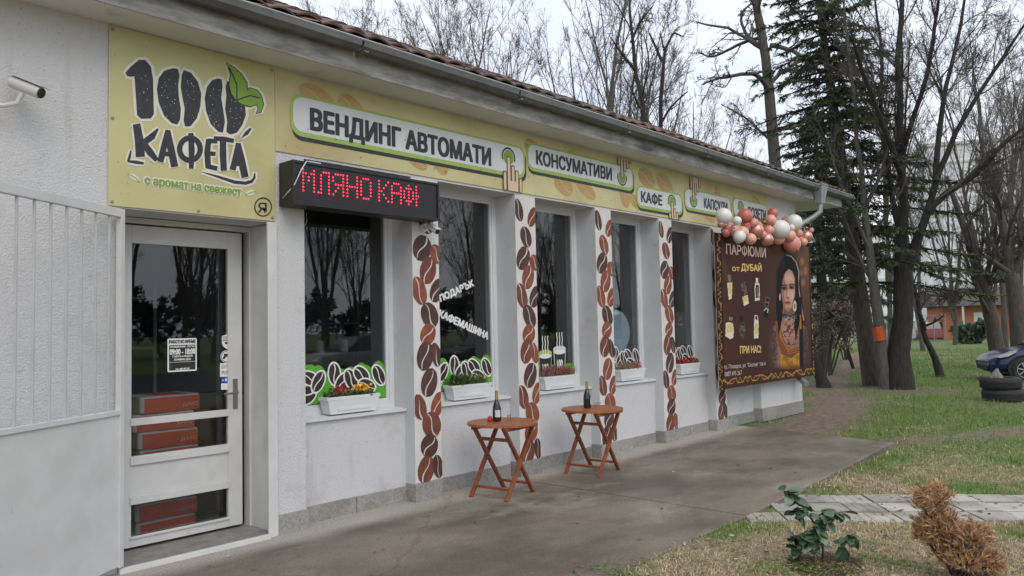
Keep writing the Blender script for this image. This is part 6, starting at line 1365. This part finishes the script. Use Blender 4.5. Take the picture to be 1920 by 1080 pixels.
import bmesh
bm = bmesh.new(); [bm.verts.new(p) for p in rkp]; bmesh.ops.convex_hull(bm, input=bm.verts); bmesh.ops.subdivide_edges(bm, edges=bm.edges[:], cuts=2, use_grid_fill=True)
for v in bm.verts: v.co += Vector(rg.normal(0, .006, 3))
me = bpy.data.meshes.new('rough_stone'); bm.to_mesh(me); bm.free()
so = add('rough_stone', me, pm('rough_grey_stone', (.26,.235,.215), (.15,.135,.125), scale=16, rough=.95, bump=.8, bscale=40)); so.location = c0; tag(so, 'rough pointed stone lying on top of the stacked tyres', 'stone')

# ------------------------------------------------------------------ far side of the lawn
M_ORANGE = pm('orange_render', (.42,.165,.08), (.36,.135,.065), scale=.6, rough=.9); M_DTILE = pm('dark_roof_tile', (.09,.08,.075), (.06,.055,.05), scale=1.2, rough=.9, stretch=(4,4,1)); M_BLOCK = pm('hazed_panel_concrete', (.70,.71,.73), (.65,.66,.68), scale=.25, rough=.9); M_BLOCKW = pm('hazed_window_glass', (.54,.56,.59), rough=.5); M_WWALL = pm('far_white_wall', (.56,.56,.55), (.45,.45,.44), scale=.5, rough=.9); M_FENCE = pm('grey_fence_metal', (.24,.25,.25), rough=.6, metal=.3)  # block wall and window colours lightened: distance haze put into the colour
def faced(px_a, px_b, dist_a, dist_b=None): return A(px_a, 600, dist_a), A(px_b, 600, dist_b or dist_a)
def frame_of(pa, pb):
    d = pb-pa; d[2] = 0; L_ = np.linalg.norm(d); d /= L_; return L_, math.atan2(d[1], d[0])
pa, pb = faced(1768, 2050, 60, 57); L_, rz = frame_of(pa.copy(), pb.copy())
oh = thing('orange_house', (pa[0], pa[1], -.04), 'low orange house with a dark tiled roof beyond the lawn', 'house', rz=rz)
MB().box(0, L_, 0, 6, 0, 2.75).build('wall', M_ORANGE, oh, local=True)
MB().raw([(-.6,-.7,2.62),(L_+.6,-.7,2.62),(L_+.6,3,4.1),(-.6,3,4.1),(L_+.6,6.7,2.62),(-.6,6.7,2.62)], [(0,1,2,3),(3,2,4,5),(0,3,5),(1,4,2),(0,5,4,1)]).build('roof', M_DTILE, oh, local=True)
for x in (1.2, 4.6, 8.0): MB().box(x, x+.14, -.62, -.48, 0, 2.63).build('porch_post', M_WWALL, oh, local=True)
for x in (2.1, 6.0, 9.0):
    wn = MB().box(x, x+1.2, -.03, -.001, 1.0, 2.1).build('window', M_BLOCKW, oh, local=True); MB().box(x-.06, x+1.26, -.05, -.032, .94, 1.0).build('sill', M_WWALL, oh, local=True)
def block(px_a, px_b, da, db, floors, label, dep=14, base=M_BLOCK):
    pa, pb = faced(px_a, px_b, da, db); L_, rz = frame_of(pa.copy(), pb.copy()); t = thing('apartment_block', (pa[0], pa[1], -.04), label, 'building', 'far apartment blocks', rz); H = floors*2.85+1
    MB().box(0, L_, 0, dep, 0, H).build('wall', base, t, local=True); MB().box(-.3, L_+.3, -.3, dep+.3, H+.002, H+.5).build('roof_slab', M_WWALL, t, local=True)
    wm = MB(); bands = MB()
    nW = max(3, int(L_/3.2)); stp = L_/nW
    for f in range(floors):
        bands.box(-.05, L_+.05, -.12, -.002, .9+f*2.85, 1.25+f*2.85)
        for k in range(nW): wm.box(k*stp+.7, k*stp+stp-.7, -.06, -.003, 1.5+f*2.85+.25, 1.5+f*2.85+1.6)
    wm.build('window_rows', M_BLOCKW, t, local=True)['kind'] = 'stuff'; bands.build('floor_bands', M_WWALL, t, local=True)['kind'] = 'stuff'
block(1745, 2060, 125, 118, 10, 'tall pale grey apartment block behind the trees at the right edge')
block(1540, 1700, 95, 100, 4, 'low pale apartment block behind the spruce trunks')
# white boundary wall, mesh fence, parked vehicles far behind
pa, pb = faced(1480, 1700, 66, 66); L_, rz = frame_of(pa.copy(), pb.copy()); ww = thing('boundary_wall', (pa[0], pa[1], -.04), 'pale boundary wall across the lawn behind the footpath', 'wall', rz=rz)
MB().box(0, L_, 0, .25, 0, 1.9).build('wall', M_WWALL, ww, local=True); MB().box(-.04, L_+.04, -.04, .29, 1.902, 1.98).build('coping', M_BLOCK, ww, local=True)
pa, pb = faced(1640, 1772, 56, 57); L_, rz = frame_of(pa.copy(), pb.copy()); fn = thing('mesh_fence', (pa[0], pa[1], -.04), 'thin wire fence with posts left of the orange house', 'fence', rz=rz)
nP = 7
for k in range(nP): MB().box(k*L_/(nP-1)-.03, k*L_/(nP-1)+.03, -.03, .03, 0, 2.0).build('post', M_FENCE, fn, local=True)
for z in (.15, .6, 1.05, 1.5, 1.95): MB().box(.03, L_-.03, -.008, .008, z, z+.02).build('rail_wire', M_FENCE, fn, local=True)
wmb = MB()
for k in range(70): wmb.box(.06+k*(L_-.1)/70, .068+k*(L_-.1)/70, -.012, -.0085, .15, 1.97)
wmb.build('fence_wires', M_FENCE, fn, local=True)['kind'] = 'stuff'
def far_car(px_, dist, rz, paint, label, at=None, grp='cars parked beyond the fence', z=-.04):
    p = A(px_, 600, dist) if at is None else at; t = thing('distant_car', (p[0], p[1], z), label, 'car', grp, rz); mb = MB(); S_ = [(0,.35,.62,.55,.70),(.15,.25,.78,.70,.78),(1.1,.22,.90,.78,.80),(1.6,.22,.92,.80,.80),(3.6,.22,.95,.80,.80),(4.1,.25,.92,.72,.78),(4.2,.35,.75,.6,.7)]
    for x, z0, z1, ht, hb_ in S_: mb.v += [(x,-hb_,z0),(x,-hb_*1.04,(z0+z1)/2),(x,-ht,z1),(x,ht,z1),(x,hb_*1.04,(z0+z1)/2),(x,hb_,z0)]
    for i in range(6):
        for j in range(6): mb.f.append((i*6+j, i*6+(j+1) % 6, (i+1)*6+(j+1) % 6, (i+1)*6+j))
    mb.f += [tuple(range(6)), tuple(36+j for j in range(6))[::-1]]; mb.build('body', paint, t, local=True, smooth=2)
    c = MB()
    for x, z, hw in ((1.15,.92,.72),(1.8,1.42,.60),(3.2,1.44,.60),(3.95,.95,.70)): c.v += [(x,-.76,.90),(x,-hw,z),(x,hw,z),(x,.76,.90)]
    for i in range(3): c.f += [(i*4+j, i*4+j+1, (i+1)*4+j+1, (i+1)*4+j) for j in range(3)]
    c.build('cabin', M_CGLS, t, local=True, smooth=2)
    for x in (.8, 3.3):
        for y_ in (-.72, .72): MB().tube([(x, y_-.1, .31), (x, y_+.1, .31)], .31, 16).build('wheel', M_RUB, t, local=True)
far_car(1690, 61, ca_+.2, pm('faded_red_paint', (.30,.05,.05), rough=.4, coat=.4), 'small red car parked beyond the fence, left of the orange house')
far_car(1722, 64, ca_-.1, pm('dark_grey_paint', (.03,.03,.034), rough=.4, coat=.4), 'dark car parked beyond the fence next to the red one')
far_car(1600, 60, ca_, pm('silver_paint', (.42,.43,.44), rough=.35, coat=.4), 'silver car parked before the pale boundary wall')
# the street behind the photographer, mirrored in the glass
tag(MB().box(-60, 140, -21, -9, -.05, .02).build('street', pm('grey_asphalt', (.055,.055,.056), (.04,.04,.041), scale=4, rough=.85, bump=.3, bscale=40)), kind='structure')
for x_, y_, mt, lb_ in ((15, -11, MATS['silver_paint'], 'silver car on the street behind the photographer, mirrored in the glass'), (22, -11.3, MATS['dark_grey_paint'], 'dark car on the street behind the photographer, mirrored in the glass'), (30, -11, pm('white_car_paint', (.6,.6,.6), rough=.3, coat=.5), 'white car on the street behind the photographer, mirrored in the glass')):
    far_car(0, 0, .02, mt, lb_, (x_, y_), 'cars mirrored in the glass', .021)
